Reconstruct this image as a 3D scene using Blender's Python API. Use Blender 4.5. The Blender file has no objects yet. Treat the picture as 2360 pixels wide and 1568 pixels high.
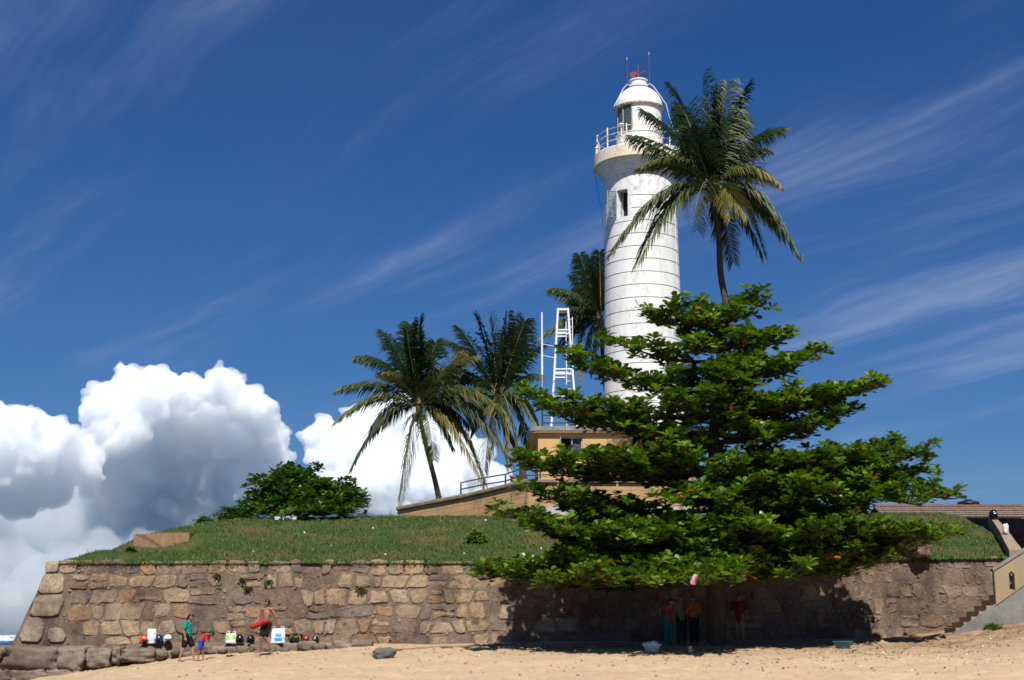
import bpy, bmesh, math, random
import numpy as np
from mathutils import Vector, Matrix, noise as mnoise

R = math.radians
scene = bpy.context.scene
COL = scene.collection

# ------------------------------------------------------------------ camera
E = 2.4                        # eye height above the sea
PITCH = R(11.5)
cam = bpy.data.cameras.new('camera')
cam.lens = 50; cam.sensor_width = 36; cam.clip_start = 0.5; cam.clip_end = 60000
cam.dof.use_dof = True; cam.dof.focus_distance = 96; cam.dof.aperture_fstop = 0.8
camo = bpy.data.objects.new('camera', cam); COL.objects.link(camo)
camo.location = (0, 0, E); camo.rotation_euler = (R(90) + PITCH, 0, 0)
scene.camera = camo

# ------------------------------------------------------------------ sun, sky, exposure
SUN_EL, SUN_AZ = R(56), R(4)   # behind the camera, a touch to the right
S = Vector((math.sin(SUN_AZ) * math.cos(SUN_EL), -math.cos(SUN_AZ) * math.cos(SUN_EL), math.sin(SUN_EL)))
sun = bpy.data.lights.new('sun', 'SUN'); sun.energy = 5.0; sun.angle = R(0.53); sun.color = (1.0, 0.955, 0.88)
suno = bpy.data.objects.new('sun', sun); COL.objects.link(suno)
suno.rotation_euler = S.to_track_quat('Z', 'Y').to_euler(); suno.location = (0, -20, 60)

world = bpy.data.worlds.new('World'); scene.world = world; world.use_nodes = True
nt = world.node_tree; nt.nodes.clear()
def WN(t, **k):
    n = nt.nodes.new(t)
    for a, b in k.items(): setattr(n, a, b)
    return n
wl = nt.links.new
sky = WN('ShaderNodeTexSky', sky_type='NISHITA', sun_disc=False, sun_elevation=SUN_EL, sun_rotation=R(180) - SUN_AZ,
         altitude=0, air_density=1.0, dust_density=0.8, ozone_density=3.0)
bg = WN('ShaderNodeBackground'); bg.inputs['Strength'].default_value = 0.05
gam = WN('ShaderNodeGamma'); gam.inputs['Gamma'].default_value = 1.0
wout = WN('ShaderNodeOutputWorld')
# thin cirrus: streaks on a high flat layer
tc = WN('ShaderNodeTexCoord'); sep = WN('ShaderNodeSeparateXYZ'); wl(tc.outputs['Generated'], sep.inputs[0])
def wm(op, a, b=None, c=None):
    n = WN('ShaderNodeMath', operation=op)
    for i, x in enumerate((a, b, c)):
        if x is None: continue
        if isinstance(x, (int, float)): n.inputs[i].default_value = x
        else: wl(x, n.inputs[i])
    return n.outputs[0]
zz = wm('MAXIMUM', wm('ADD', sep.outputs['Z'], 0.12), 0.05)
comb = WN('ShaderNodeCombineXYZ'); wl(wm('DIVIDE', sep.outputs['X'], zz), comb.inputs[0]); wl(wm('DIVIDE', sep.outputs['Y'], zz), comb.inputs[1])
CIRRUS = []
def cirrus(rot, sc, seed, lo, hi, warp):
    mp = WN('ShaderNodeMapping'); wl(comb.outputs[0], mp.inputs[0])
    mp.inputs['Rotation'].default_value = (0, 0, R(rot)); mp.inputs['Location'].default_value = (seed, seed * 2.3, 0)
    wn = WN('ShaderNodeTexNoise'); wn.inputs['Scale'].default_value = 0.9; wn.inputs['Detail'].default_value = 3; wl(mp.outputs[0], wn.inputs[0])
    sub = WN('ShaderNodeVectorMath', operation='MULTIPLY_ADD'); wl(wn.outputs['Color'], sub.inputs[0]); sub.inputs[1].default_value = (warp, warp, 0); wl(mp.outputs[0], sub.inputs[2])
    m2 = WN('ShaderNodeMapping'); wl(sub.outputs[0], m2.inputs[0]); m2.inputs['Scale'].default_value = sc
    n = WN('ShaderNodeTexNoise'); n.inputs['Scale'].default_value = 1.0; n.inputs['Detail'].default_value = 7; n.inputs['Roughness'].default_value = 0.62; wl(m2.outputs[0], n.inputs[0])
    mr = WN('ShaderNodeMapRange', interpolation_type='SMOOTHSTEP'); wl(n.outputs['Fac'], mr.inputs[0])
    mr.inputs[1].default_value = lo; mr.inputs[2].default_value = hi
    return mr.outputs[0]
c1 = cirrus(50, (0.42, 3.2, 1), 3.1, 0.44, 0.80, 0.45)
c2 = cirrus(58, (0.35, 0.8, 1), 5.2, 0.36, 0.66, 0.5)
cfac = wm('MULTIPLY', wm('MULTIPLY', c1, c2), 0.48)
cf2 = wm('ADD', cfac, wm('MULTIPLY', c2, 0.015))
mix = WN('ShaderNodeMix', data_type='RGBA')
hs = WN('ShaderNodeHueSaturation'); hs.inputs['Saturation'].default_value = 1.28; hs.inputs['Value'].default_value = 1.0
wl(cf2, mix.inputs['Factor']); wl(sky.outputs[0], hs.inputs['Color']); wl(hs.outputs[0], gam.inputs[0])
tint = WN('ShaderNodeMix', data_type='RGBA', blend_type='MULTIPLY'); tint.inputs['Factor'].default_value = 1.0
wl(gam.outputs[0], tint.inputs['A']); tint.inputs['B'].default_value = (.53, .74, 1.06, 1)
wl(tint.outputs['Result'], mix.inputs['A']); mix.inputs['B'].default_value = (8.0, 8.6, 10.5, 1)
wl(mix.outputs['Result'], bg.inputs['Color']); wl(bg.outputs[0], wout.inputs[0])

vs = scene.view_settings; vs.view_transform = 'Standard'; vs.look = 'None'; vs.gamma = 1.0; vs.exposure = 0.5; vs.use_curve_mapping = False
scene.cycles.use_denoising = True
scene.cycles.max_bounces = 24; scene.cycles.diffuse_bounces = 2; scene.cycles.glossy_bounces = 2
scene.cycles.transparent_max_bounces = 8; scene.cycles.volume_bounces = 24; scene.cycles.transmission_bounces = 4
scene.cycles.sample_clamp_indirect = 6.0

# ------------------------------------------------------------------ helpers
CP, SP = math.cos(PITCH), math.sin(PITCH)
def W(u, v, Y):
    """a point of the place: bearing and elevation read off the photograph (2360 wide), at distance Y"""
    dx, dy = (u - 1180) / 3278.0, (784 - v) / 3278.0
    t = Y / (CP - dy * SP)
    return Vector((dx * t, Y, E + (SP + dy * CP) * t))
def lerp_table(x, tab):
    if x <= tab[0][0]: return tab[0][1]
    for (a, b), (c, d) in zip(tab, tab[1:]):
        if x <= c: return b + (d - b) * (x - a) / (c - a)
    return tab[-1][1]
def fbm(x, y, z=0.0, o=4): return mnoise.fractal((x, y, z), 0.6, 2.0, o)

class MB:
    """collects faces, becomes one mesh object"""
    def __init__(s): s.v = []; s.f = []; s.m = []
    def add(s, vs_, fs, mi=0):
        o = len(s.v); s.v.extend([tuple(p) for p in vs_]); s.f.extend([tuple(i + o for i in f) for f in fs]); s.m.extend([mi] * len(fs))
    def box(s, c, size, rot=None, mi=0):
        x, y, z = (d / 2 for d in size)
        P = [Vector((i * x, j * y, k * z)) for i in (-1, 1) for j in (-1, 1) for k in (-1, 1)]
        if rot is not None: P = [rot @ p for p in P]
        c = Vector(c)
        s.add([p + c for p in P], [(0, 1, 3, 2), (4, 6, 7, 5), (0, 4, 5, 1), (2, 3, 7, 6), (0, 2, 6, 4), (1, 5, 7, 3)], mi)
    def tube(s, path, rad, n=8, mi=0, cap=True):
        path = [Vector(p) for p in path]
        if isinstance(rad, (int, float)): rad = [rad] * len(path)
        ref = Vector((0.13, 0.21, 1)).normalized(); V = []; F = []
        for i, p in enumerate(path):
            d = (path[min(i + 1, len(path) - 1)] - path[max(i - 1, 0)]).normalized()
            if abs(d.dot(ref)) > 0.97: r0 = Vector((1, 0.1, 0))
            else: r0 = ref
            a = d.cross(r0).normalized(); b = d.cross(a)
            for k in range(n):
                t = 2 * math.pi * k / n; V.append(p + (a * math.cos(t) + b * math.sin(t)) * rad[i])
        for i in range(len(path) - 1):
            for k in range(n):
                k2 = (k + 1) % n; F.append((i * n + k, i * n + k2, (i + 1) * n + k2, (i + 1) * n + k))
        if cap:
            F.append(tuple(range(n))); F.append(tuple((len(path) - 1) * n + k for k in range(n - 1, -1, -1)))
        s.add(V, F, mi)
    def lathe(s, prof, n=48, c=(0, 0, 0), a0=0, a1=2 * math.pi, mi=0, cap=False):
        full = abs(a1 - a0 - 2 * math.pi) < 1e-6; m = n if full else n + 1; V = []; F = []
        for (r, z) in prof:
            for k in range(m):
                t = a0 + (a1 - a0) * k / n; V.append((c[0] + r * math.sin(t), c[1] - r * math.cos(t), c[2] + z))
        for i in range(len(prof) - 1):
            for k in range(n):
                k2 = (k + 1) % m; F.append((i * m + k, i * m + k2, (i + 1) * m + k2, (i + 1) * m + k))
        if cap and full: F.append(tuple(range(m - 1, -1, -1))); F.append(tuple((len(prof) - 1) * m + k for k in range(m)))
        s.add(V, F, mi)
    def mesh(s, name, smooth=False):
        me = bpy.data.meshes.new(name); me.from_pydata(s.v, [], s.f)
        if any(s.m): me.polygons.foreach_set('material_index', s.m)
        if smooth: me.polygons.foreach_set('use_smooth', [True] * len(s.f))
        me.update(); return me
    def build(s, name, mat, parent=None, smooth=False, loc=None):
        me = s.mesh(name, smooth)
        for m in (mat if isinstance(mat, (list, tuple)) else [mat]): me.materials.append(m)
        return link(name, me, parent, loc)
def link(name, me, parent=None, loc=None):
    o = bpy.data.objects.new(name, me); COL.objects.link(o)
    if loc is not None: o.location = loc
    if parent is not None: o.parent = parent
    return o
def tag(o, label, cat, group=None, kind=None):
    o['label'] = label
    if cat: o['category'] = cat
    if group: o['group'] = group
    if kind: o['kind'] = kind
    return o
def empty(name, loc, label, cat, group=None, rz=0.0):
    o = bpy.data.objects.new(name, None); COL.objects.link(o); o.location = loc; o.rotation_euler = (0, 0, rz)
    return tag(o, label, cat, group)
def structure(o, label=None):
    o['kind'] = 'structure'
    if label: o['label'] = label
    return o
def np_mesh(name, V, F, attr=None):
    """V (n,3), F (m,k) all faces with k corners"""
    me = bpy.data.meshes.new(name); V = np.asarray(V, dtype=np.float32); F = np.asarray(F, dtype=np.int32)
    me.vertices.add(len(V)); me.vertices.foreach_set('co', V.ravel())
    k = F.shape[1]; me.loops.add(F.size); me.loops.foreach_set('vertex_index', F.ravel())
    me.polygons.add(len(F)); me.polygons.foreach_set('loop_start', np.arange(0, F.size, k, dtype=np.int32))
    me.update(calc_edges=True)
    if attr is not None:
        a = me.attributes.new('tint', 'FLOAT', 'FACE'); a.data.foreach_set('value', np.asarray(attr, dtype=np.float32))
    return me

# ------------------------------------------------------------------ materials
MATS = {}
def nodes(name):
    m = bpy.data.materials.new(name); m.use_nodes = True; t = m.node_tree
    return m, t, t.nodes['Principled BSDF']
def ramp(t, fac, stops, interp='LINEAR'):
    r = t.nodes.new('ShaderNodeValToRGB'); r.color_ramp.interpolation = interp
    e = r.color_ramp.elements
    while len(e) < len(stops): e.new(0.5)
    for i, (p, c) in enumerate(stops): e[i].position = p; e[i].color = (*c, 1)
    t.links.new(fac, r.inputs[0]); return r.outputs[0]
def tnoise(t, scale, detail=4, rough=0.55, stretch=(1, 1, 1), coord='Object', w=0.0):
    c = t.nodes.new('ShaderNodeTexCoord'); mp = t.nodes.new('ShaderNodeMapping'); mp.inputs['Scale'].default_value = stretch
    mp.inputs['Location'].default_value = (w, w * 1.7, w * 0.6)
    if coord == 'World':
        g = t.nodes.new('ShaderNodeNewGeometry'); t.links.new(g.outputs['Position'], mp.inputs[0])
    else: t.links.new(c.outputs[coord], mp.inputs[0])
    n = t.nodes.new('ShaderNodeTexNoise'); n.inputs['Scale'].default_value = scale; n.inputs['Detail'].default_value = detail; n.inputs['Roughness'].default_value = rough
    t.links.new(mp.outputs[0], n.inputs[0]); return n.outputs['Fac']
def tmix(t, fac, a, b, mode='MIX'):
    n = t.nodes.new('ShaderNodeMix'); n.data_type = 'RGBA'; n.blend_type = mode
    for s_, x in (('Factor', fac), ('A', a), ('B', b)):
        if isinstance(x, (int, float)): n.inputs[s_].default_value = x
        elif isinstance(x, tuple): n.inputs[s_].default_value = (*x, 1)
        else: t.links.new(x, n.inputs[s_])
    return n.outputs['Result']
def tbump(t, p, h, strength, dist):
    b = t.nodes.new('ShaderNodeBump'); b.inputs['Strength'].default_value = strength; b.inputs['Distance'].default_value = dist
    t.links.new(h, b.inputs['Height']); t.links.new(b.outputs[0], p.inputs['Normal'])
def mk(name, c1, c2=None, scale=6, rough=0.75, bump=0.3, dist=0.02, spec=0.3, metal=0.0, stretch=(1, 1, 1), coord='Object', lo=0.3, hi=0.7, detail=5, third=None):
    if name in MATS: return MATS[name]
    m, t, p = nodes(name)
    n = tnoise(t, scale, detail, 0.6, stretch, coord)
    st = [(lo, c1), (hi, c2 or tuple(x * 0.8 for x in c1))]
    if third: st.append((0.9, third))
    t.links.new(ramp(t, n, st), p.inputs['Base Color'])
    p.inputs['Roughness'].default_value = rough; p.inputs['Specular IOR Level'].default_value = spec; p.inputs['Metallic'].default_value = metal
    if bump: tbump(t, p, tnoise(t, scale * 2.3, detail, 0.6, stretch, coord, 3.0), bump, dist)
    MATS[name] = m; return m
def wall_stain(t):
    """old damp stains shared by stones and mortar"""
    return ramp(t, tnoise(t, .8, 6, .68, (1, 1, .55), 'World', 21), [(.3, (.98, .95, .91)), (.48, (.78, .73, .69)), (.64, (.40, .36, .34))])
def stone_mat(name, stops, mott=3.0):
    m, t, p = nodes(name)
    oi = t.nodes.new('ShaderNodeObjectInfo')
    base = ramp(t, oi.outputs['Random'], stops, 'CONSTANT')
    n1 = tnoise(t, mott, 6, 0.65, coord='World'); n2 = tnoise(t, 14, 5, 0.7, coord='World', w=5)
    c = tmix(t, ramp(t, n1, [(0.40, (0, 0, 0)), (0.60, (0.72, 0.72, 0.72))]), base, (0.225, 0.178, 0.145))
    c = tmix(t, ramp(t, n2, [(0.50, (0, 0, 0)), (0.68, (0.75, 0.75, 0.75))]), c, (0.12, 0.095, 0.08))
    n3 = tnoise(t, 5, 4, 0.6, coord='World', w=11)
    c = tmix(t, ramp(t, n3, [(0.56, (0, 0, 0)), (0.8, (0.4, 0.4, 0.4))]), c, (0.42, 0.25, 0.12))
    c = tmix(t, 1.0, c, wall_stain(t), 'MULTIPLY')
    t.links.new(c, p.inputs['Base Color']); p.inputs['Roughness'].default_value = 0.9; p.inputs['Specular IOR Level'].default_value = 0.15
    tbump(t, p, tnoise(t, 22, 7, 0.7, coord='World', w=2), 0.7, 0.04)
    MATS[name] = m; return m
# ================================================================== THE SETTING
rng = random.Random(7); nrg = np.random.default_rng(5)
# ---- wall line (front face of the bastion)
X0, X1 = -17.95, 23.0
def wall_y(x): return 52.4 + 0.075 * (x + 17.95)
def wall_top(x): return E + lerp_table(x, [(-18, 2.50), (-10, 2.52), (0, 2.56), (8, 2.68), (16, 2.78), (24, 2.85)])
BAT = 0.16
SB = [(-40, -3.2), (-24, -2.5), (-19.5, -2.15), (-17, -1.72), (-14, -1.2), (-11.5, -0.92), (-8.7, -0.74), (-5, -0.56), (0, -0.48), (7, -0.42), (14, -0.33), (15.8, -0.15), (17.3, 0.10), (18.6, 0.34), (22, 0.6), (40, 0.9)]
def sand_z(x, y):
    b = E + lerp_table(x, SB)
    d = max(0.0, 52.0 - y)
    z = b - 0.052 * min(d, 16) - 0.012 * max(0.0, d - 16)
    z += 0.07 * fbm(x * 0.25, y * 0.35) * min(1, max(0.2, (60 - y) / 8))
    if y > 58: z -= (y - 58) * 0.03
    return z
xs = np.concatenate([np.arange(-400, -30, 15), np.arange(-30, 30, 0.16), np.arange(30, 400, 15)])
ys = np.concatenate([np.arange(-60, 30, 3), np.arange(30, 57, 0.13), np.arange(57, 66, 3)])
V = []
frng = random.Random(3)
feet = [(frng.uniform(-20, 22), frng.uniform(33, 51.5), frng.uniform(0.09, 0.24), frng.uniform(0.025, 0.08)) for _ in range(2200)]
Z = np.array([[sand_z(x, y) if (-31 < x < 31) else min(0.4, sand_z(x, y)) - (0 if x < 0 else 0) for x in xs] for y in ys])
for fx, fy, fr, fd in feet:
    i0 = np.where(np.abs(xs - fx) < fr * 2.2)[0]; j0 = np.where(np.abs(ys - fy) < fr * 2.2)[0]
    if len(i0) and len(j0):
        dd = ((xs[i0][None, :] - fx) ** 2 + (ys[j0][:, None] - fy) ** 2) / fr ** 2
        Z[np.ix_(j0, i0)] += -fd * np.exp(-dd) + fd * 0.5 * np.exp(-(np.sqrt(dd) - 1.5) ** 2 / 0.15)
XX, YY = np.meshgrid(xs, ys); V = np.stack([XX.ravel(), YY.ravel(), Z.ravel()], 1)
nx, ny = len(xs), len(ys); I = (np.arange(ny - 1)[:, None] * nx + np.arange(nx - 1)[None, :]).ravel()
F = np.stack([I, I + 1, I + nx + 1, I + nx], 1)
m_sand, t, p = nodes('beach_sand')
a = ramp(t, tnoise(t, 0.55, 5, 0.6, (1, 1.6, 1), 'World'), [(0.3, (0.465, 0.348, 0.218)), (0.62, (0.415, 0.30, 0.182)), (0.85, (0.32, 0.222, 0.131))])
a = tmix(t, ramp(t, tnoise(t, 7, 6, 0.7, (1, 1.3, 1), 'World', 4), [(0.52, (0, 0, 0)), (0.75, (0.55, 0.55, 0.55))]), a, (0.24, 0.165, 0.10))
a = tmix(t, ramp(t, tnoise(t, 30, 3, 0.7, (1, 1, 1), 'World', 9), [(0.5, (0, 0, 0)), (0.8, (0.5, 0.5, 0.5))]), a, (0.48, 0.37, 0.25))
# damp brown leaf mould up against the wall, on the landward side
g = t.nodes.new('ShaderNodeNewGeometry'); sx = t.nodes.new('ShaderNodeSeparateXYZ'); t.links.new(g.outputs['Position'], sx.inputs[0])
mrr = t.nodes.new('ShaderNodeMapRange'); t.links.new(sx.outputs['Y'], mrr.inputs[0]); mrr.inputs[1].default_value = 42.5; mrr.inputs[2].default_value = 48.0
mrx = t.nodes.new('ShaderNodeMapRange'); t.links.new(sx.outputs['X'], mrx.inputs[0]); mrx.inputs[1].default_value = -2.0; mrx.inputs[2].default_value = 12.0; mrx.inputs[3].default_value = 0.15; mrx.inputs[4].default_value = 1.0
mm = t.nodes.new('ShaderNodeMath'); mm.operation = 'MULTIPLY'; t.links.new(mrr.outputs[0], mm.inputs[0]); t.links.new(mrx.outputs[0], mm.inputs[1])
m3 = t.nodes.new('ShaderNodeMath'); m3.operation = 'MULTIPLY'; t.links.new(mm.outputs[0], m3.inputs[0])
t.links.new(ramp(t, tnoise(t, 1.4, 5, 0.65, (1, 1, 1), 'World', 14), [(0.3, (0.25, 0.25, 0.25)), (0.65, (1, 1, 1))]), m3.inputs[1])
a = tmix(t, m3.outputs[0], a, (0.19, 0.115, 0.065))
t.links.new(a, p.inputs['Base Color']); p.inputs['Roughness'].default_value = 0.95; p.inputs['Specular IOR Level'].default_value = 0.1
tbump(t, p, tnoise(t, 6, 7, 0.65, (1, 1, 1), 'World', 2), 0.8, 0.12)
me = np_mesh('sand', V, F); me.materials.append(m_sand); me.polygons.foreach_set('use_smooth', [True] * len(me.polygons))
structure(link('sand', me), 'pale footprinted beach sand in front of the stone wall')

# ---- sea
m_sea, t, p = nodes('sea_water')
t.links.new(ramp(t, tnoise(t, 0.02, 4, 0.6, (0.4, 1, 1), 'World'), [(0.35, (0.012, 0.045, 0.085)), (0.7, (0.03, 0.10, 0.15))]), p.inputs['Base Color'])
p.inputs['Roughness'].default_value = 0.16; p.inputs['IOR'].default_value = 1.33
tbump(t, p, tnoise(t, 0.35, 6, 0.65, (0.5, 1.2, 1), 'World'), 1.0, 0.9)
b = MB(); b.add([(-30000, 20, 0), (30000, 20, 0), (30000, 45000, 0), (-30000, 45000, 0)], [(0, 1, 2, 3)])
b.add([(-30000, 20, -6), (30000, 20, -6), (30000, -4000, -6), (-30000, -4000, -6)], [(3, 2, 1, 0)])
structure(b.build('sea', m_sea), 'deep blue sea to the horizon')
m_foam, t, p = nodes('sea_foam')
fn = tnoise(t, 0.6, 6, 0.7, (0.6, 1, 1.4), 'World')
t.links.new(ramp(t, fn, [(0.38, (0.04, 0.11, 0.16)), (0.52, (0.72, 0.76, 0.78)), (0.8, (0.85, 0.87, 0.88))]), p.inputs['Base Color']); p.inputs['Roughness'].default_value = 0.6
def breaker(Y, x0, x1, h, w, mat, name, label):
    V = []; F = []; n = 90; k = 9; rr = random.Random(int(Y))
    for i in range(n + 1):
        x = x0 + (x1 - x0) * i / n; s = math.sin(math.pi * i / n) ** 0.4; hh = h * s * (0.75 + 0.5 * fbm(x * 0.06, Y, 0, 3))
        yy = Y + 3 * fbm(x * 0.03, Y * 0.1, 2)
        for j in range(k):
            q = j / (k - 1); zz_ = math.sin(math.pi * q) ** 1.3 * hh + 0.12 * fbm(x * 0.5, j * 0.7, Y)
            V.append((x, yy + (q - 0.45) * w, max(-0.2, zz_ - 0.05)))
    for i in range(n):
        for j in range(k - 1): F.append((i * k + j, (i + 1) * k + j, (i + 1) * k + j + 1, i * k + j + 1))
    b = MB(); b.add(V, F); o = b.build(name, mat, smooth=True); structure(o, label)
breaker(330, -150, -106, 1.75, 9, m_foam, 'wave', 'white breaking wave crest near the horizon')
breaker(235, -125, -73, 0.9, 10, m_sea, 'wave', 'dark swell behind the wall corner')
breaker(175, -95, -54, 0.7, 8, m_sea, 'wave', 'nearer low swell behind the wall corner')
breaker(145, -80, -44, 0.45, 5, m_foam, 'wave', 'thin line of foam near the rocks')

# ---- grass hill above the wall
CAPT = [(-17.25, -.7), (-17.05, 0.02), (-16.8, .22), (-16.4, .5), (-15.8, 1.0), (-15.0, 1.65), (-13.5, 2.2), (-12.0, 2.48), (-8.5, 2.6), (20.6, 2.62)]
def hill_z(x, y):
    zt = wall_top(x) - 0.12; d = y - (wall_y(x) + 0.52)
    cap = lerp_table(x, CAPT)
    ris = 0.25 * max(0.0, d) + 0.10 * fbm(x * 0.35, y * 0.35, 4)* min(1, max(0, d))
    k = 0.5
    h = max(min(cap, ris), 0)
    soft = -math.log(math.exp(-ris * 3 / k) + math.exp(-cap * 3 / k)) * k / 3 if ris < 8 else cap
    h = soft + (0.075 * max(0.0, d - 11) if x > -8 else 0.02 * max(0.0, d - 11))
    h -= 1.15 * math.exp(-((x + 14.0) / 1.45) ** 2 - ((y - 56.7) / 0.9) ** 2)
    return zt + h
hx = np.concatenate([np.arange(-17.2, 20.61, 0.24)]); hy = np.concatenate([np.arange(0, 13, 0.24), np.arange(13, 62, 2.5)])
V = [(x, wall_y(x) + 0.38 + d, hill_z(x, wall_y(x) + 0.38 + d)) for d in hy for x in hx]
nx, ny = len(hx), len(hy); I = (np.arange(ny - 1)[:, None] * nx + np.arange(nx - 1)[None, :]).ravel(); F = np.stack([I, I + 1, I + nx + 1, I + nx], 1)
m_turf, t, p = nodes('turf')
a = ramp(t, tnoise(t, 0.5, 5, 0.65, (1, 1, 1), 'World'), [(0.30, (0.035, 0.068, 0.018)), (0.46, (0.055, 0.082, 0.026)), (0.58, (0.10, 0.088, 0.036)), (0.72, (0.16, 0.095, 0.05))])
t.links.new(a, p.inputs['Base Color']); p.inputs['Roughness'].default_value = 0.95; p.inputs['Specular IOR Level'].default_value = 0.05
tbump(t, p, tnoise(t, 9, 6, 0.7, (1, 1, 1), 'World', 3), 1.0, 0.15)
me = np_mesh('hill', np.array(V), F); me.materials.append(m_turf); me.polygons.foreach_set('use_smooth', [True] * len(me.polygons))
structure(link('hill', me), 'grassy rampart slope above the stone wall')
# blades
m_grass, t, p = nodes('grass_blade')
at = t.nodes.new('ShaderNodeAttribute'); at.attribute_name = 'tint'
a = ramp(t, at.outputs['Fac'], [(0.0, (0.034, 0.082, 0.016)), (0.45, (0.056, 0.112, 0.025)), (0.75, (0.12, 0.125, 0.04)), (1.0, (0.24, 0.17, 0.075))])
bare = tnoise(t, 0.5, 5, 0.65, (1, 1, 1), 'World')
a = tmix(t, ramp(t, bare, [(0.54, (0, 0, 0)), (0.70, (0.6, 0.6, 0.6))]), a, (0.14, 0.10, 0.05))
t.links.new(a, p.inputs['Base Color']); p.inputs['Roughness'].default_value = 0.7; p.inputs['Specular IOR Level'].default_value = 0.15
def grass(name, pts, hmin, hmax, label, seed=1):
    g = np.random.default_rng(seed); n = len(pts); P = np.array(pts); ang = g.uniform(0, 2 * np.pi, n); h = g.uniform(hmin, hmax, n)
    w = g.uniform(0.008, 0.018, n) * 1.6; ln = g.uniform(0.1, 0.8, n) * h; la = g.uniform(0, 2 * np.pi, n)
    d = np.stack([np.cos(ang) * w, np.sin(ang) * w, np.zeros(n)], 1)
    tip = P + np.stack([np.cos(la) * ln, np.sin(la) * ln, h], 1)
    V = np.stack([P - d, P + d, tip], 1).reshape(-1, 3); F = np.arange(n * 3).reshape(-1, 3)
    me = np_mesh(name, V, F, g.beta(1.3, 2.2, n)); me.materials.append(m_grass)
    o = link(name, me); o['kind'] = 'stuff'; o['label'] = label; return o
pts = []
while len(pts) < 110000:
    x = rng.uniform(-16.95, 20.4); d = rng.random() ** 1.25 * 12.5; y = wall_y(x) + 0.45 + d
    if fbm(x * 0.5, y * 0.5, 9) > 0.42 and rng.random() < 0.75: continue
    pts.append((x, y, hill_z(x, y) - 0.02))
for _ in range(9000):      # ragged fringe along the wall top
    x = rng.uniform(-16.6, 18.3)
    if fbm(x * 0.9, 3.3, 1) < -0.25: continue
    y = wall_y(x) + 0.30 + rng.random() * 0.45; pts.append((x, y, hill_z(x, y) - 0.03))
grass('grass', pts, 0.04, 0.13, 'short green grass covering the rampart slope')
pts = []
for _ in range(9000):     # longer tufts: wall edge, hollows, crest
    x = rng.uniform(-16.4, 20.4); d = rng.choice([abs(rng.gauss(0, .35)), rng.uniform(0, 11), rng.uniform(8, 11.5)]); y = wall_y(x) + .34 + d
    if fbm(x * 1.1, y * 1.1, 17) < .08: continue
    pts.append((x, y, hill_z(x, y) - .03))
grass('grass', pts, .10, .26, 'longer ragged grass tufts along the wall edge and crest', 3)

# ================================================================== BASTION WALL
wall = empty('bastion_wall', (X0, wall_y(X0), E - 1), 'long battered wall of rough mortared stone blocks below the grass slope', 'wall')
WINV = Matrix.Translation(-Vector(wall.location))
def wp(x, z, out=0.0):
    """point on the wall face; the arris at the seaward end leans in with height"""
    h = z - (E - 0.6)
    return Vector((x, wall_y(x) + BAT * h - out, z)) - wall.location
def arris(z): return -18.05 + 0.355 * (z - (E - 0.6))
m_mortar, t, p = nodes('wall_mortar')
a = ramp(t, tnoise(t, 1.1, 6, 0.65, (1, 1, 1), 'World'), [(0.3, (0.26, 0.20, 0.158)), (0.55, (0.19, 0.143, 0.11)), (0.8, (0.125, 0.095, 0.075))])
a = tmix(t, ramp(t, tnoise(t, 8, 6, 0.7, (1, 1, 0.6), 'World', 6), [(0.45, (0, 0, 0)), (0.7, (0.8, 0.8, 0.8))]), a, (0.31, 0.245, 0.19))
a = tmix(t, ramp(t, tnoise(t, 5, 5, 0.7, (1, 1, 0.5), 'World', 16), [(0.56, (0, 0, 0)), (0.72, (0.8, 0.8, 0.8))]), a, (0.09, 0.07, 0.06))
a = tmix(t, 1.0, a, wall_stain(t), 'MULTIPLY')
t.links.new(a, p.inputs['Base Color']); p.inputs['Roughness'].default_value = 0.95; p.inputs['Specular IOR Level'].default_value = 0.1
tbump(t, p, tnoise(t, 13, 8, 0.7, (1, 1, 1), 'World', 2), 1.0, 0.08)
V = []; F = []; nxw, nzw = 210, 26
for j in range(nzw + 1):
    for i in range(nxw + 1):
        q = i / nxw; zt = wall_top(X0 + (X1 - X0) * q); z = (E - 2.9) + (zt - .12 - E + 2.9) * j / nzw
        x = arris(z) + (X1 - arris(z)) * q
        V.append(wp(x, z, 0.05 * fbm(x * 1.7, z * 1.7, 2)))
for j in range(nzw):
    for i in range(nxw): o = j * (nxw + 1) + i; F.append((o, o + 1, o + nxw + 2, o + nxw + 1))
n0 = len(V)
# top ledge, left flank and back
top = nzw * (nxw + 1)
for i in range(nxw + 1): V.append(Vector(V[top + i]) + Vector((0, 0.95, 0.0)))
for i in range(nxw): F.append((top + i, top + i + 1, n0 + i + 1, n0 + i))
n1 = len(V)
for j in range(nzw + 1): V.append(Vector(V[j * (nxw + 1)]) + Vector((1.5, 40, 0)))
for j in range(nzw): F.append((j * (nxw + 1), (j + 1) * (nxw + 1), n1 + j + 1, n1 + j))
b = MB(); b.add(V, F); b.build('mortar_core', m_mortar, wall, smooth=True)
TAN, TAN2, GREY, DARK, BRN, ORA, PALE = (0.41, 0.305, 0.19), (0.33, 0.25, 0.168), (0.19, 0.16, 0.14), (0.08, 0.072, 0.07), (0.165, 0.105, 0.068), (0.36, 0.21, 0.105), (0.40, 0.33, 0.24)
ms_l = stone_mat('rubble_tan_grey', [(0.0, TAN), (0.2, GREY), (0.31, PALE), (0.47, DARK), (0.53, TAN2), (0.68, BRN), (0.76, ORA), (0.85, GREY), (0.91, TAN)])
ms_r = stone_mat('rubble_brown', [(0.0, BRN), (0.2, (0.27, 0.20, 0.14)), (0.45, (0.33, 0.255, 0.19)), (0.62, (0.22, 0.19, 0.165)), (0.75, (0.36, 0.26, 0.16)), (0.9, (0.24, 0.16, 0.10))])
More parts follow.
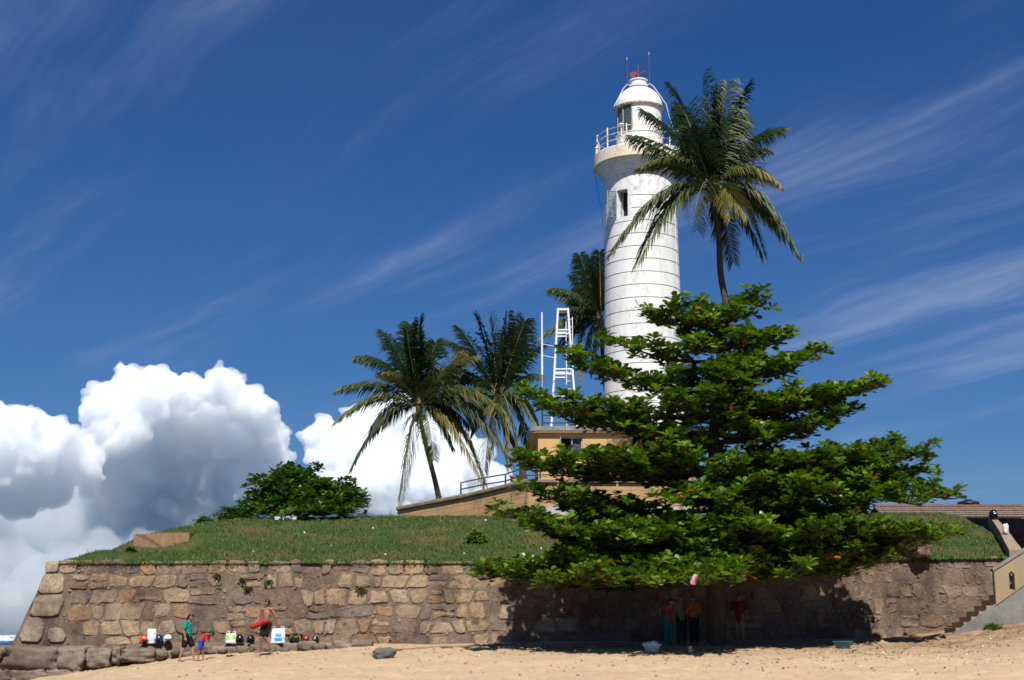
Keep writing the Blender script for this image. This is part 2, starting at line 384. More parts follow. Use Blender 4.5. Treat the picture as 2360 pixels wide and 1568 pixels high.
ms_q = stone_mat('quoin_stone', [(0.0, (0.42, 0.35, 0.26)), (0.4, (0.38, 0.325, 0.25)), (0.7, (0.45, 0.37, 0.265))], 2.0)
ms_p = stone_mat('plinth_stone', [(0.0, (0.15, 0.125, 0.10)), (0.3, (0.27, 0.235, 0.19)), (0.55, (0.19, 0.155, 0.125)), (0.8, (0.29, 0.25, 0.21))], 2.0)
ms_g = stone_mat('grey_block', [(0.0, (.34, .305, .255)), (.5, (.30, .275, .24))], 2.0)
def outline(w, h, r, n=11, k=0.22):
    """irregular rounded block, centred"""
    ang0 = r.uniform(0, 0.5); P = []; ex = r.uniform(2.4, 5.5); sk = r.uniform(-0.16, 0.16); tp = r.uniform(-0.2, 0.2)
    for i in range(n):
        t_ = ang0 + 2 * math.pi * i / n; c, s_ = math.cos(t_), math.sin(t_)
        q = (abs(c) ** ex + abs(s_) ** ex) ** (-1 / ex) * (1 + r.uniform(-k, k * 0.35))
        x, z = q * c * w / 2, q * s_ * h / 2
        P.append((x * (1 + tp * z / h) + sk * z, z + 0.08 * sk * x))
    return P
def wall_stone(cx, cz, w, h, mat, r, out=0.05, poly=None, name='stone'):
    P = poly or outline(w, h, r); n = len(P); V = []; F = []
    til = r.uniform(-0.02, 0.02)
    for (sc, o) in ((1.0, -0.06), (0.985, out * 0.5), (0.92, out * 0.92), (0.55, out * 1.04)):
        for (x, z) in P:
            d = o + til * (z / max(h, 0.1)) + (r.uniform(-0.012, 0.012) if o > 0 else 0)
            V.append(wp(cx + x * sc, cz + z * sc, d))
    V.append(wp(cx, cz, out * 1.12))
    for k in range(3):
        for i in range(n): F.append((k * n + i, k * n + (i + 1) % n, (k + 1) * n + (i + 1) % n, (k + 1) * n + i))
    for i in range(n): F.append((3 * n + i, 3 * n + (i + 1) % n, 4 * n))
    b = MB(); b.add(V, F); return b.build(name, mat, wall, smooth=False)
def wuv(u, v):
    """wall-face x,z seen at u,v"""
    Y = 52.6
    for _ in range(6):
        q = W(u, v, Y); Y = wall_y(q.x) + BAT * (q.z - (E - 0.6))
    return q.x, q.z
sr = random.Random(21)
# named blocks of the seaward arris, bottom to top (outline corners as seen)
QUO = [[(42, 1478), (62, 1424), (92, 1422), (104, 1440), (98, 1470), (88, 1482)],
       [(66, 1422), (84, 1372), (146, 1370), (149, 1388), (134, 1421)],
       [(85, 1369), (100, 1323), (146, 1322), (150, 1340), (146, 1368)],
       [(103, 1320), (106, 1297), (116, 1293), (138, 1294), (134, 1319)],
       [(110, 1470), (112, 1450), (124, 1446), (146, 1449), (154, 1468), (148, 1480), (116, 1481)]]
for q in QUO:
    pp = [wuv(*c) for c in q]; cx = sum(a_[0] for a_ in pp) / len(pp); cz = sum(a_[1] for a_ in pp) / len(pp)
    poly = []
    for i, a_ in enumerate(pp):      # round the corners a little
        pv, nx_ = pp[i - 1], pp[(i + 1) % len(pp)]
        for o_ in (pv, nx_): poly.append((a_[0] + (o_[0] - a_[0]) * 0.16 - cx, a_[1] + (o_[1] - a_[1]) * 0.16 - cz))
    ar = sum(poly[i - 1][0] * poly[i][1] - poly[i][0] * poly[i - 1][1] for i in range(len(poly)))
    if ar < 0: poly.reverse()
    wall_stone(cx, cz, 1, 1, ms_q, sr, 0.10, poly, 'quoin')
# coursed rubble: angular blocks that fill their bed, joints between them
def cell_outline(q, gap, r, k=3):
    """q: corner points (counter-clockwise); pulled in by the joint, corners clipped, edges made uneven"""
    n = len(q); cx = sum(a_[0] for a_ in q) / n; cz = sum(a_[1] for a_ in q) / n; P = []
    w = max(a_[0] for a_ in q) - min(a_[0] for a_ in q); h = max(a_[1] for a_ in q) - min(a_[1] for a_ in q)
    fx, fz = max(.3, 1 - gap / max(w, .1)), max(.3, 1 - gap / max(h, .1))
    c_ = [((a_[0] - cx) * fx, (a_[1] - cz) * fz) for a_ in q]
    for i in range(n):
        a_, pv, nx_ = c_[i], c_[i - 1], c_[(i + 1) % n]; f0, f1 = r.uniform(.03, .22), r.uniform(.03, .22)
        P.append((a_[0] + (pv[0] - a_[0]) * f0, a_[1] + (pv[1] - a_[1]) * f0)); P.append((a_[0] + (nx_[0] - a_[0]) * f1, a_[1] + (nx_[1] - a_[1]) * f1))
        if r.random() < .85: f_ = r.uniform(.35, .65); P.append((a_[0] + (nx_[0] - a_[0]) * f_ + r.uniform(-.055, .055), a_[1] + (nx_[1] - a_[1]) * f_ + r.uniform(-.07, .045)))
    return cx, cz, w * fx, h * fz, [(x + r.uniform(-.012, .012), z + r.uniform(-.012, .012)) for x, z in P]
n_st = 0
depths = [-0.03, 0.50, 1.06, 1.62, 2.17, 2.72, 3.25, 3.8]
def bed(k, x): return wall_top(x) - depths[k] + (0.10 * fbm(x * 0.45, k * 3.1, 1.5) if k else 0.07 * fbm(x * 1.3, 8.8, 4.1)) + (0.05 * fbm(x * 2.1, k * 5.3, 2.5) if k else 0)
for ci in range(7):
    lim = [-16.7, -16.25, -16.2, -16.15, -15.6, -15.6, -15.6][ci]
    x = lim; sl = 0.0
    while x < 22.0:
        w = sr.choice([sr.uniform(.5, .8), sr.uniform(.65, 1.0), sr.uniform(.32, .52)])
        x2 = x + w; sl2 = sr.uniform(-.11, .11)
        right = x > 1.0 + sr.uniform(-2.2, 2.2)
        zb_, zt_ = bed(ci + 1, (x + x2) / 2), bed(ci, (x + x2) / 2)
        if (ci < 6 or x > -5.5) and zt_ > sand_z(x, wall_y(x)) and sr.random() > (.28 if right else .13):
            q = [(x + sl, bed(ci + 1, x)), (x2 + sl2, bed(ci + 1, x2)), (x2 - sl2, bed(ci, x2)), (x - sl, bed(ci, x))]
            parts = [q]
            if sr.random() < .13 and w > .5:   # two thin stones in one bed
                m0, m1 = ((q[0][0] + q[3][0]) / 2, (q[0][1] + q[3][1]) / 2 + sr.uniform(-.06, .06)), ((q[1][0] + q[2][0]) / 2, (q[1][1] + q[2][1]) / 2 + sr.uniform(-.06, .06)); parts = [[q[0], q[1], m1, m0], [m0, m1, q[2], q[3]]]
            for pq in parts:
                cx, cz, ww, hh, poly = cell_outline(pq, sr.uniform(.05, .16) if right else sr.uniform(.02, .17), sr)
                wall_stone(cx, cz, ww, hh, ms_r if right else ms_l, sr, sr.uniform(.008, .03) if right else sr.uniform(.012, .055), poly); n_st += 1
        x, sl = x2, sl2
print('STONES', n_st)
# small pinning stones in the joints: too small to pick apart singly
b = MB()
for _ in range(620):
    x = sr.uniform(-16.3, 20); z = wall_top(x) - sr.uniform(0.05, 3.0)
    if z < sand_z(x, wall_y(x)): continue
    P = outline(sr.uniform(0.08, 0.2), sr.uniform(0.06, 0.15), sr, 6); n = 6
    V = [wp(x + q[0], z + q[1], -0.03) for q in P] + [wp(x + q[0] * .8, z + q[1] * .8, 0.035) for q in P]
    b.add(V, [(i, (i + 1) % n, n + (i + 1) % n, n + i) for i in range(n)] + [tuple(range(n, 2 * n))])
o = b.build('pinning_stones', stone_mat('pinning', [(0.0, (0.33, 0.25, 0.18))], 1.5), wall); o['kind'] = 'stuff'
# putlog hole
# plinth: big blocks along the foot
def block(name, c, size, mat, parent, seed, rz=0.0, k=5, p_=5.0, n=0.05):
    r = random.Random(seed); V = []; F = []; idx = {}
    N = k
    def put(a_, b_, c_):
        key = (round(a_, 4), round(b_, 4), round(c_, 4))
        if key in idx: return idx[key]
        l = (abs(a_) ** p_ + abs(b_) ** p_ + abs(c_) ** p_) ** (1 / p_)
        q = Vector((a_, b_, c_)) / l
        q *= 1 + n * (1.6 * fbm(q.x * 1.3 + seed, q.y * 1.3, q.z * 1.3, 3) + .8 * fbm(q.x * 3.7, q.y * 3.7 + seed, q.z * 3.7, 3))
        q = Vector((q.x * size[0] / 2, q.y * size[1] / 2, q.z * size[2] / 2)); q.rotate(Matrix.Rotation(rz, 3, 'Z'))
        idx[key] = len(V); V.append(q + Vector(c)); return idx[key]
    for ax in range(3):
        for sg in (-1, 1):
            for i in range(N):
                for j in range(N):
                    f = []
                    for (di, dj) in ((0, 0), (1, 0), (1, 1), (0, 1)):
                        a_, b_ = -1 + 2 * (i + di) / N, -1 + 2 * (j + dj) / N
                        co = [0, 0, 0]; co[ax] = sg; co[(ax + 1) % 3] = a_; co[(ax + 2) % 3] = b_; f.append(put(*co))
                    F.append(tuple(f) if sg > 0 else tuple(reversed(f)))
    b = MB(); b.add(V, F); return b.build(name, mat, parent, smooth=True)
PL = [(2, 138, 1492, 1547), (130, 197, 1492, 1545), (194, 257, 1494, 1540), (272, 358, 1496, 1528), (-40, 30, 1540, 1575), (-60, 4, 1497, 1545),
      (20, 110, 1543, 1580), (100, 190, 1543, 1578), (255, 280, 1490, 1530)]
for i, (u0, u1, v0, v1) in enumerate(PL):
    Yp = 50.9; A = W(u0 + 4, v0, Yp) - wall.location; B_ = W(u1 - 5, v1, Yp) - wall.location
    block('plinth_stone', ((A.x + B_.x) / 2, Yp - wall.location.y + 0.45, (A.z + B_.z) / 2), (abs(B_.x - A.x), 1.0, abs(A.z - B_.z)), [ms_p, ms_g, ms_g, ms_p, ms_p][i] if i < 5 else ms_p, wall, 40 + i, sr.uniform(-0.06, 0.06), 11, 8, 0.10)
for i in range(46):      # broken footing stones spilling out below the ledge
    x = -13.8 + i * .19 + sr.uniform(-.1, .1); s_ = sr.choice([sr.uniform(.22, .36), sr.uniform(.34, .6)]); y = 51.35 + sr.uniform(-.25, .2) + .02 * (x + 14)
    z = max(sand_z(x, y), E + lerp_table(x, [(-16, -1.0), (-8, -.68), (-5, -.62)])) + sr.uniform(-.08, .12)
    block('footing_stone', Vector((x, y, z)) - wall.location, (s_ * sr.uniform(.9, 1.5), s_, s_ * sr.uniform(.5, .8)), ms_p if sr.random() < .6 else ms_l, wall, 200 + i, sr.uniform(-.5, .5), 4, 4.5, .13)
# rough ledge the belongings stand on
V = []; F = []; n = 120
def ledge_z(x): return E + lerp_table(x, [(-19, -0.62), (-16, -0.60), (-12.5, -0.47), (-8, -0.47), (-5.5, -0.52), (-4, -0.7)])
for i in range(n + 1):
    x = -18.9 + 14.6 * i / n
    for (yy, dz) in ((51.55, -2.2), (51.6, -0.35), (51.68, -0.1), (51.8, -0.02), (52.1, 0.0), (53.4, 0.03)):
        V.append(Vector((x, yy + (.25 if x < -13.2 and yy < 51.9 else 0) + 0.12 * fbm(x * 2, yy, 5) + 0.02 * (x + 18), ledge_z(x) + dz + 0.05 * fbm(x * 2.3, yy * 2, 1))) - wall.location)
for i in range(n):
    for j in range(5): o = i * 6 + j; F.append((o, o + 6, o + 7, o + 1))
b = MB(); b.add(V, F); b.build('footing_ledge', m_mortar, wall, smooth=True)
# brown slab wall left standing in the slope
m_rend = mk('brown_render', (0.30, 0.19, 0.115), (0.21, 0.125, 0.075), 2.2, 0.95, 0.8, 0.05, 0.1, stretch=(3, 3, 0.6), coord='World')
A, B_, C_, D_ = W(309, 1232, 57.6), W(437, 1228, 57.9), W(405, 1252, 57.9), W(352, 1272, 57.6)
b = MB(); P = [A + Vector((0, 0, -1.2)), B_ + Vector((0, 0, -1.2)), B_, (A * .55 + B_ * .45) + Vector((0, 0, .03)), A + Vector((.35, 0, .02)), A]
P2 = [q + Vector((0, 0.9, 0)) for q in P]; n = len(P)
b.add(P + P2, [tuple(range(n)), tuple(range(2 * n - 1, n - 1, -1))] + [((i + 1) % n, i, n + i, n + (i + 1) % n) for i in range(n)])
tag(b.build('old_wall', m_rend), 'crumbling brown rendered wall stump sunk in the grass slope near the seaward end', 'wall')
# ================================================================== LIGHTHOUSE
def zat(v, Y): return W(1478, v, Y).z
LX, LY = 8.85, 94.0
LB = zat(1075, LY)
light = empty('lighthouse', (LX, LY, LB), 'tall white round lighthouse with ringed tower, railed gallery and domed lantern', 'lighthouse')
def lz(v, Y=LY): return zat(v, Y) - LB
m_white, t, p = nodes('lighthouse_paint')
a = ramp(t, tnoise(t, 0.45, 6, 0.62, (1, 1, 0.8)), [(0.35, (0.76, 0.755, 0.745)), (0.6, (0.70, 0.695, 0.685)), (0.8, (0.57, 0.565, 0.55))])
big = tnoise(t, 0.16, 3, 0.5, (1, 1, 1), w=4.0); fine = tnoise(t, 2.6, 8, 0.72, (1, 1, 0.75), w=2.0)
st = tmix(t, 1.0, ramp(t, fine, [(0.50, (0, 0, 0)), (0.66, (1, 1, 1))]), ramp(t, big, [(0.40, (0, 0, 0)), (0.58, (0.8, 0.8, 0.8))]), 'MULTIPLY')
a = tmix(t, st, a, (0.30, 0.30, 0.28))
a = tmix(t, ramp(t, tnoise(t, 1.3, 6, 0.7, (1.5, 1.5, 0.12), w=8), [(0.52, (0, 0, 0)), (0.75, (0.5, 0.5, 0.5))]), a, (0.38, 0.375, 0.34))
t.links.new(a, p.inputs['Base Color']); p.inputs['Roughness'].default_value = 0.7; p.inputs['Specular IOR Level'].default_value = 0.2
tbump(t, p, tnoise(t, 3.5, 6, 0.6), 0.25, 0.03)
m_groove = mk('groove_algae', (0.36, 0.38, 0.30), (0.50, 0.52, 0.44), 2, 0.9, 0.2)
m_cream, t, p = nodes('gallery_paint')
a = ramp(t, tnoise(t, 0.9, 6, 0.65), [(0.3, (0.74, 0.70, 0.60)), (0.6, (0.66, 0.59, 0.45)), (0.85, (0.52, 0.42, 0.28))])
a = tmix(t, ramp(t, tnoise(t, 1.5, 6, 0.7, (1.6, 1.6, 0.25), w=6), [(0.54, (0, 0, 0)), (0.72, (0.75, 0.75, 0.75))]), a, (0.50, 0.27, 0.08))
a = tmix(t, ramp(t, tnoise(t, 4, 6, 0.7, w=9), [(0.62, (0, 0, 0)), (0.75, (0.8, 0.8, 0.8))]), a, (0.33, 0.33, 0.31))
t.links.new(a, p.inputs['Base Color']); p.inputs['Roughness'].default_value = 0.75
m_metalw = mk('white_enamel', (0.76, 0.76, 0.755), (0.69, 0.68, 0.665), 1.2, 0.38, 0.05, 0.01, 0.4)
m_rust = mk('rusty_white_iron', (0.78, 0.76, 0.71), (0.40, 0.20, 0.09), 5, 0.6, 0.2, 0.01, lo=0.48, hi=0.66, coord='World')
m_rust2 = mk('rusted_rim', (0.60, 0.52, 0.42), (0.30, 0.15, 0.07), 3, 0.8, 0.3, 0.02, lo=0.42, hi=0.6)
m_red = mk('red_iron', (0.28, 0.035, 0.025), (0.20, 0.022, 0.018), 6, 0.55, 0.1, 0.01)
m_dark = mk('dark_interior', (0.02, 0.022, 0.025), None, 3, 0.7, 0)  # near-black standing in for unlit interiors; also on the lens and a cable
m_frame = mk('grey_blue_frame', (0.30, 0.36, 0.37), (0.24, 0.29, 0.31), 5, 0.6, 0.1, 0.01)
m_glass, t, p = nodes('window_glass')
t.links.new(ramp(t, tnoise(t, 1.0, 2), [(0.3, (0.55, 0.63, 0.66)), (0.7, (0.48, 0.57, 0.6))]), p.inputs['Base Color'])
p.inputs['Roughness'].default_value = 0.06; p.inputs['Transmission Weight'].default_value = 0.9; p.inputs['IOR'].default_value = 1.1
m_cable = mk('white_cable', (0.62, 0.63, 0.64), None, 5, 0.6, 0)
R_BOT, R_TOP = 2.78, 2.42
zc0 = lz(421)
def tr(z): return R_BOT + (R_TOP - R_BOT) * (z / zc0)
NA = 180
# rows: grooves every 0.9 m
gz0 = lz(565, 91.4); gs = 0.885
rows = [0.0]; kinds = []
grv = []
z = gz0
while z > 1.0: z -= gs
while z < zc0 - 1.3: grv.append(z); z += gs
wz0, wz1 = lz(500, 92), lz(437, 92)
wz_set = [wz0, wz1]
levels = sorted([0.0, zc0] + [g_ + d for g_ in grv for d in (-0.045, -0.03, 0.03, 0.045)] + wz_set)
wa0, wa1 = -46, -26
V = []; F = []; MI = []
def isg(z): return any(abs(z - g_) < 0.035 for g_ in grv)
for z in levels:
    for k in range(NA):
        an = k * 2; an = an - 360 if an > 180 else an
        r_ = tr(z)
        plain = (wa0 - 9 < an < wa1 + 7) and (wz0 - 0.35 < z < wz1 + 2.5)
        if isg(z) and not plain: r_ -= 0.028
        V.append((r_ * math.sin(R(an)), -r_ * math.cos(R(an)), z))
for j in range(len(levels) - 1):
    z0, z1 = levels[j], levels[j + 1]; mid = (z0 + z1) / 2
    for k in range(NA):
        k2 = (k + 1) % NA; an = k * 2 + 1; an = an - 360 if an > 180 else an
        if wa0 < an < wa1 and wz0 < mid < wz1: continue
        plain = (wa0 - 9 < an < wa1 + 7) and (wz0 - 0.35 < mid < wz1 + 2.5)
        F.append((j * NA + k, j * NA + k2, (j + 1) * NA + k2, (j + 1) * NA + k)); MI.append(1 if (isg(mid) and not plain) else 0)
b = MB(); b.v = V; b.f = F; b.m = MI
# window reveal
def cyl(an, r_, z): return (r_ * math.sin(R(an)), -r_ * math.cos(R(an)), z)
dep = 0.7
nn = 10
for (za, zb_) in ((wz0, wz0), (wz1, wz1)):
    pv = []
    for i in range(nn + 1):
        an = wa0 + (wa1 - wa0) * i / nn; pv += [cyl(an, tr(za), za), cyl(an, tr(za) - dep, za)]
    b.add(pv, [(2 * i, 2 * i + 2, 2 * i + 3, 2 * i + 1) for i in range(nn)])
for an in (wa0, wa1):
    b.add([cyl(an, tr(wz0), wz0), cyl(an, tr(wz1), wz1), cyl(an, tr(wz1) - dep, wz1), cyl(an, tr(wz0) - dep, wz0)], [(0, 1, 2, 3)])
tw = b.build('tower', [m_white, m_groove], light)
b = MB(); b.lathe([(tr(wz0) - dep - .02, wz0 - .2), (tr(wz1) - dep - .02, wz1 + .2)], 40, a0=R(wa0 - 6), a1=R(wa1 + 6)); b.build('dark_window_backing', m_dark, light)  # near-black sheet stands in for the unlit inside of the tower
# inner frame and the casement swung outwards on the seaward jamb
win = empty('tower_window', (0, 0, 0), 'x', None); win.parent = light
for k_ in ('label',): del win[k_]
b = MB()
rf = tr(wz0) - 0.42
for an in (wa0 + 1.2, wa1 - 1.2): b.tube([cyl(an, rf, wz0), cyl(an, rf, wz1)], 0.05, 4)
for z in (wz0 + .05, wz1 - .05): b.tube([cyl(wa0, rf, z), cyl(wa1, rf, z)], 0.05, 4)
b.build('window_frame', m_frame, win)
H0 = Vector(cyl(wa0 - .5, tr(wz0) + 0.03, wz0 + .05)); ndir = Vector((math.sin(R(wa0)), -math.cos(R(wa0)), 0)); tdir = Vector((-math.cos(R(wa0)), -math.sin(R(wa0)), 0))
od = (ndir * 0.75 + tdir * 0.45).normalized(); cw, chh = 0.60, wz1 - wz0 - .1
b = MB()
for x in (0, cw / 2, cw): b.tube([H0 + od * x, H0 + od * x + Vector((0, 0, chh))], 0.035 if x != cw / 2 else 0.022, 4)
for i in range(6): b.tube([H0 + Vector((0, 0, chh * i / 5)), H0 + od * cw + Vector((0, 0, chh * i / 5))], 0.035 if i in (0, 5) else 0.022, 4)
sash = b.build('casement', m_frame, win)
for i in range(5):
    for j in range(2):
        b = MB(); o_ = H0 + od * (cw / 2 * j) + Vector((0, 0, chh * i / 5)); e1 = od * (cw / 2); e2 = Vector((0, 0, chh / 5)); nn_ = od.cross(Vector((0, 0, 1))) * .004
        P = [o_, o_ + e1, o_ + e1 + e2, o_ + e2]; b.add([q + nn_ for q in P] + [q - nn_ for q in P], [(0, 1, 2, 3), (7, 6, 5, 4), (0, 4, 5, 1), (1, 5, 6, 2), (2, 6, 7, 3), (3, 7, 4, 0)])
        b.build('pane', m_glass, win)
# corbel and gallery
zs0, zs1 = lz(391), lz(363)
prof = [(tr(zc0), zc0)]
steps = 5; r0, r1 = tr(zc0) + 0.04, 3.05
for i in range(steps):
    ra = r0 + (r1 - r0) * i / steps; rb = r0 + (r1 - r0) * (i + 1) / steps; za = zc0 + (zs0 - zc0) * (i / steps) ** 0.85; zb_ = zc0 + (zs0 - zc0) * ((i + 1) / steps) ** 0.85
    prof += [(ra, za), (ra + .012, za + (zb_ - za) * .35), (ra + (rb - ra) * .4, za + (zb_ - za) * .7), (rb - .03, zb_ - .05), (rb - .03, zb_ - .005)]
b = MB(); b.lathe(prof, 96); b.build('corbel', m_white, light, smooth=False)
b = MB(); b.lathe([(r1 - .03, zs0 - .004), (3.17, zs0), (3.2, zs0 + .05), (3.2, zs1 - .04), (3.16, zs1), (1.0, zs1 + .02)], 96); b.build('gallery_slab', m_cream, light)
NP = 12
for k in range(NP):
    an = -24 + k * 30 + 2; q0 = Vector(cyl(an, 2.98, zs1 - .02))
    b = MB(); b.tube([q0, q0 + Vector((0, 0, 1.42))], 0.05, 7); b.tube([q0 + Vector((0, 0, 1.42)), q0 + Vector((0, 0, 1.5))], [0.06, 0.02], 7); b.build('railing_post', m_rust, light)
for hgt in (0.48, 0.92, 1.34):
    b = MB(); b.tube([cyl(i * 5, 2.98, zs1 + hgt) for i in range(73)], 0.024, 5, cap=False); b.build('rail', m_rust, light)
# lantern: drum, blanking panel landward, glazing seaward
zl = zs1; zr = lz(254); zm_ = zl + (zr - zl) * 0.42; rl = 1.56
b = MB(); b.lathe([(rl + .06, zl), (rl + .06, zm_ - .06), (rl + .1, zm_ - .05), (rl + .1, zm_), (rl - .1, zm_ + .01)], 72); b.build('lantern_drum', m_metalw, light, smooth=False)
b = MB(); b.lathe([(rl, zm_ - .02), (rl, zr + .05)], 60, a0=R(-22), a1=R(232)); b.lathe([(rl - .03, zr + .05), (rl - .03, zm_ - .02)], 60, a0=R(-22), a1=R(232), mi=1); b.build('blanking_panel', [m_metalw, m_dark], light, smooth=False)
for an in (-24, -50, -76, -102, -128):
    b = MB(); b.tube([cyl(an, rl, zm_), cyl(an, rl, zr + .05)], 0.045, 5); b.build('glazing_bar', m_frame, light)
for an in (-37, -63, -89, -115):
    b = MB(); b.lathe([(rl - .012, zm_ + .02), (rl - .012, zr + .03)], 4, a0=R(an - 12), a1=R(an + 12)); b.lathe([(rl - .02, zr + .03), (rl - .02, zm_ + .02)], 4, a0=R(an - 12), a1=R(an + 12)); b.build('lantern_pane', m_glass, light)
b = MB(); b.lathe([(0.0, zm_ + .5), (.42, zm_ + .45), (.5, zm_ + .9), (.42, zm_ + 1.3), (0.0, zm_ + 1.4)], 24); b.build('lamp_lens', m_dark, light, smooth=True)
for an in (20, 62, 95): # seams of the plate
    b = MB(); b.tube([cyl(an, rl + .004, zm_), cyl(an, rl + .004, zr)], 0.012, 4); b.build('plate_seam', m_metalw, light)
zv = lz(207); zt_ = lz(186)
dp = [(1.60, zr - .06), (1.72, zr - .03), (1.74, zr + .05), (1.64, zr + .10)]
b = MB(); b.lathe([(1.4, zr - .05)] + dp, 72); b.build('dome_rim', m_rust2, light, smooth=False)
b = MB(); b.lathe([(0.62 + (1.62 - .62) * math.cos(t_) if False else 1.66 * math.cos(t_) if 1.66 * math.cos(t_) > .6 else .6, zr + .09 + (zv - zr - .05) * math.sin(t_) * 1.08) for t_ in [R(x) for x in range(0, 70, 5)]], 72); b.build('dome', m_metalw, light, smooth=True)
b = MB(); b.lathe([(.58, zv - .05), (.60, zv + .02), (.60, zv + .12), (.66, zv + .13), (.66, zv + .22), (.60, zv + .23), (.61, zt_ - .12), (.67, zt_ - .1), (.67, zt_ - .03), (.45, zt_ + .03), (0, zt_ + .06)], 40); b.build('ventilator', m_metalw, light, smooth=False)
# weather vane
vane = empty('weather_vane', (0, 0, zt_), 'x', None); vane.parent = light; del vane['label']
top = lz(150) - zt_; az_ = lz(170) - zt_
b = MB(); b.tube([(0, 0, 0), (0, 0, .45), (0, 0, top)], [.10, .05, .035], 7); b.build('spindle', m_red, vane)
ad = Vector((0.86, -0.1, .2)).normalized() * .46; ac = Vector((0, 0, az_))
b = MB(); b.tube([ac - ad * .25, ac + ad * .95], .025, 6); b.tube([ac + ad * .8, ac + ad * .86, ac + ad * 1.35], [.02, .085, .01], 6); b.build('arrow', m_red, vane)
fl = [(-.06, .03), (-.2, .14), (-.56, .08), (-.58, -.16), (-.44, -.34), (-.24, -.2)]
P = [ac + Vector((x, .02, z)) for x, z in fl]; P2 = [q + Vector((0, -.05, 0)) for q in P]; n = len(P)
b = MB(); b.add(P + P2, [tuple(range(n)), tuple(range(2 * n - 1, n - 1, -1))] + [((i + 1) % n, i, n + i, n + (i + 1) % n) for i in range(n)]); b.build('tail_plate', m_red, vane)
for (an, vt) in ((-72, 134), (62, 124)):
    q = Vector(cyl(an, .84, zv + .25)); zt2 = lz(vt)
    b = MB(); b.tube([q, (q.x, q.y, zt2 - .25)], .022, 5, mi=0); b.tube([(q.x, q.y, zt2 - .3), (q.x, q.y, zt2 - .2), (q.x, q.y, zt2)], [.03, .05, .008], 6, mi=1)
    b.tube([q, Vector(cyl(an, .6, zv + .25))], .03, 5, mi=2); b.build('lightning_rod', [m_red, m_frame, m_metalw], light)
b = MB(); q = Vector(cyl(62, .84, zv + .3)); b.tube([q, q + Vector((.3, 0, -.25)), cyl(80, 1.9, zr + .3), cyl(85, 2.1, zr - .6), cyl(95, 3.0, zs1 + .2)], .035, 5); b.build('down_cable', m_cable, light)
b = MB(); q = Vector(cyl(-72, .84, zv + .3)); b.tube([q, q + Vector((-.3, 0, -.35)), cyl(-80, 1.78, zr + .15)], .03, 5); b.build('down_cable', m_cable, light)
b = MB(); q = Vector(cyl(-88, 3.18, zs0)); b.tube([q, q + Vector((.5, .2, -3.0)), Vector(cyl(-95, tr(zs0 - 5) + .02, zs0 - 5.5))], .016, 4); b.build('down_cable', m_dark, light)
b = MB(); b.tube([cyl(62, tr(z) + .02, z) for z in (zc0 - .1, zc0 - 6, 4)], .02, 4); b.build('down_conductor', m_rust, light)
for an, hh in ((-33, 1.55), (-84, .5)):   # gallery lamp and beacon
    q = Vector(cyl(an, 2.6 if hh > 1 else 2.95, zs1)); b = MB(); b.tube([q, q + Vector((0, 0, hh))], .05 if hh > 1 else .16, 8); b.lathe([(0.0, hh + .12), (.17, hh + .1), (.2, hh + .03), (.1, hh)], 12, c=tuple(q)); b.build('gallery_lamp', m_rust, light)

# ================================================================== PAVILION
PY = 84.0
zr_ = W(1226, 998, PY).z; zf = W(1226, 1125, PY).z; px0, px1 = W(1240, 1000, PY).x, W(1612, 1000, PY).x
pav = empty('keepers_house', (px0, PY, zf), 'ochre flat-roofed building with thin curved eaves at the foot of the lighthouse', 'building')
m_ochre, t, p = nodes('ochre_render')
a = ramp(t, tnoise(t, 0.8, 5, 0.6, coord='World'), [(0.3, (0.56, 0.345, 0.145)), (0.65, (0.47, 0.285, 0.115)), (0.85, (0.36, 0.22, 0.10))])
a = tmix(t, ramp(t, tnoise(t, 1.6, 6, 0.7, (1, 1, 0.3), 'World', 5), [(0.6, (0, 0, 0)), (0.8, (0.5, 0.5, 0.5))]), a, (0.13, 0.10, 0.07))
t.links.new(a, p.inputs['Base Color']); p.inputs['Roughness'].default_value = 0.9; tbump(t, p, tnoise(t, 6, 5, 0.6, coord='World'), 0.2, 0.02)
m_conc = mk('weathered_concrete', (0.30, 0.285, 0.26), (0.16, 0.15, 0.14), 2.5, 0.9, 0.4, 0.03, 0.1, coord='World')
m_soffit = mk('soffit_paint', (0.46, 0.30, 0.15), (0.38, 0.24, 0.12), 1.5, 0.9, 0.1, 0.02)
m_green = mk('dark_green_iron', (0.022, 0.045, 0.04), (0.035, 0.06, 0.055), 4, 0.5, 0.05, 0.01, 0.4)
h_ = zr_ - zf; w_ = px1 - px0; wx0, wx1 = W(1290, 1000, PY).x - px0, W(1342, 1000, PY).x - px0; wzA, wzB = W(1300, 1064, PY).z - zf, W(1300, 1008, PY).z - zf
b = MB(); TH = .35
def panel(x0, x1, z0, z1): b.box(((x0 + x1) / 2, TH / 2, (z0 + z1) / 2), (x1 - x0, TH, z1 - z0))
panel(0, wx0, 0, h_); panel(wx1, w_, 0, h_); panel(wx0, wx1, 0, wzA); panel(wx0, wx1, wzB, h_)
b.box((TH / 2 - .002, 5.6, h_ / 2), (TH, 10.4, h_)); b.box((w_ - TH / 2 + .002, 5.6, h_ / 2), (TH, 10.4, h_)); b.box((w_ / 2, 10.9, h_ / 2), (w_, .3, h_))
b.build('wall', m_ochre, pav)
wn_ = empty('house_window', ((wx0 + wx1) / 2, 0, wzA), 'x', None); wn_.parent = pav; del wn_['label']
ww, hh = wx1 - wx0, wzB - wzA
b = MB()
for x in (-ww / 2 + .04, ww / 2 - .04, 0.05): b.box((x, .12, hh / 2), (.07, .08, hh))
for z in (.04, hh - .04): b.box((0, .121, z), (ww - .15, .07, .07))
b.build('window_frame', m_frame, wn_)
b = MB(); b.box((0, .9, hh / 2), (ww + 1.0, .02, hh + 1)); b.build('dark_room_sheet', m_dark, wn_)  # near-black sheet painted as the shade of the room
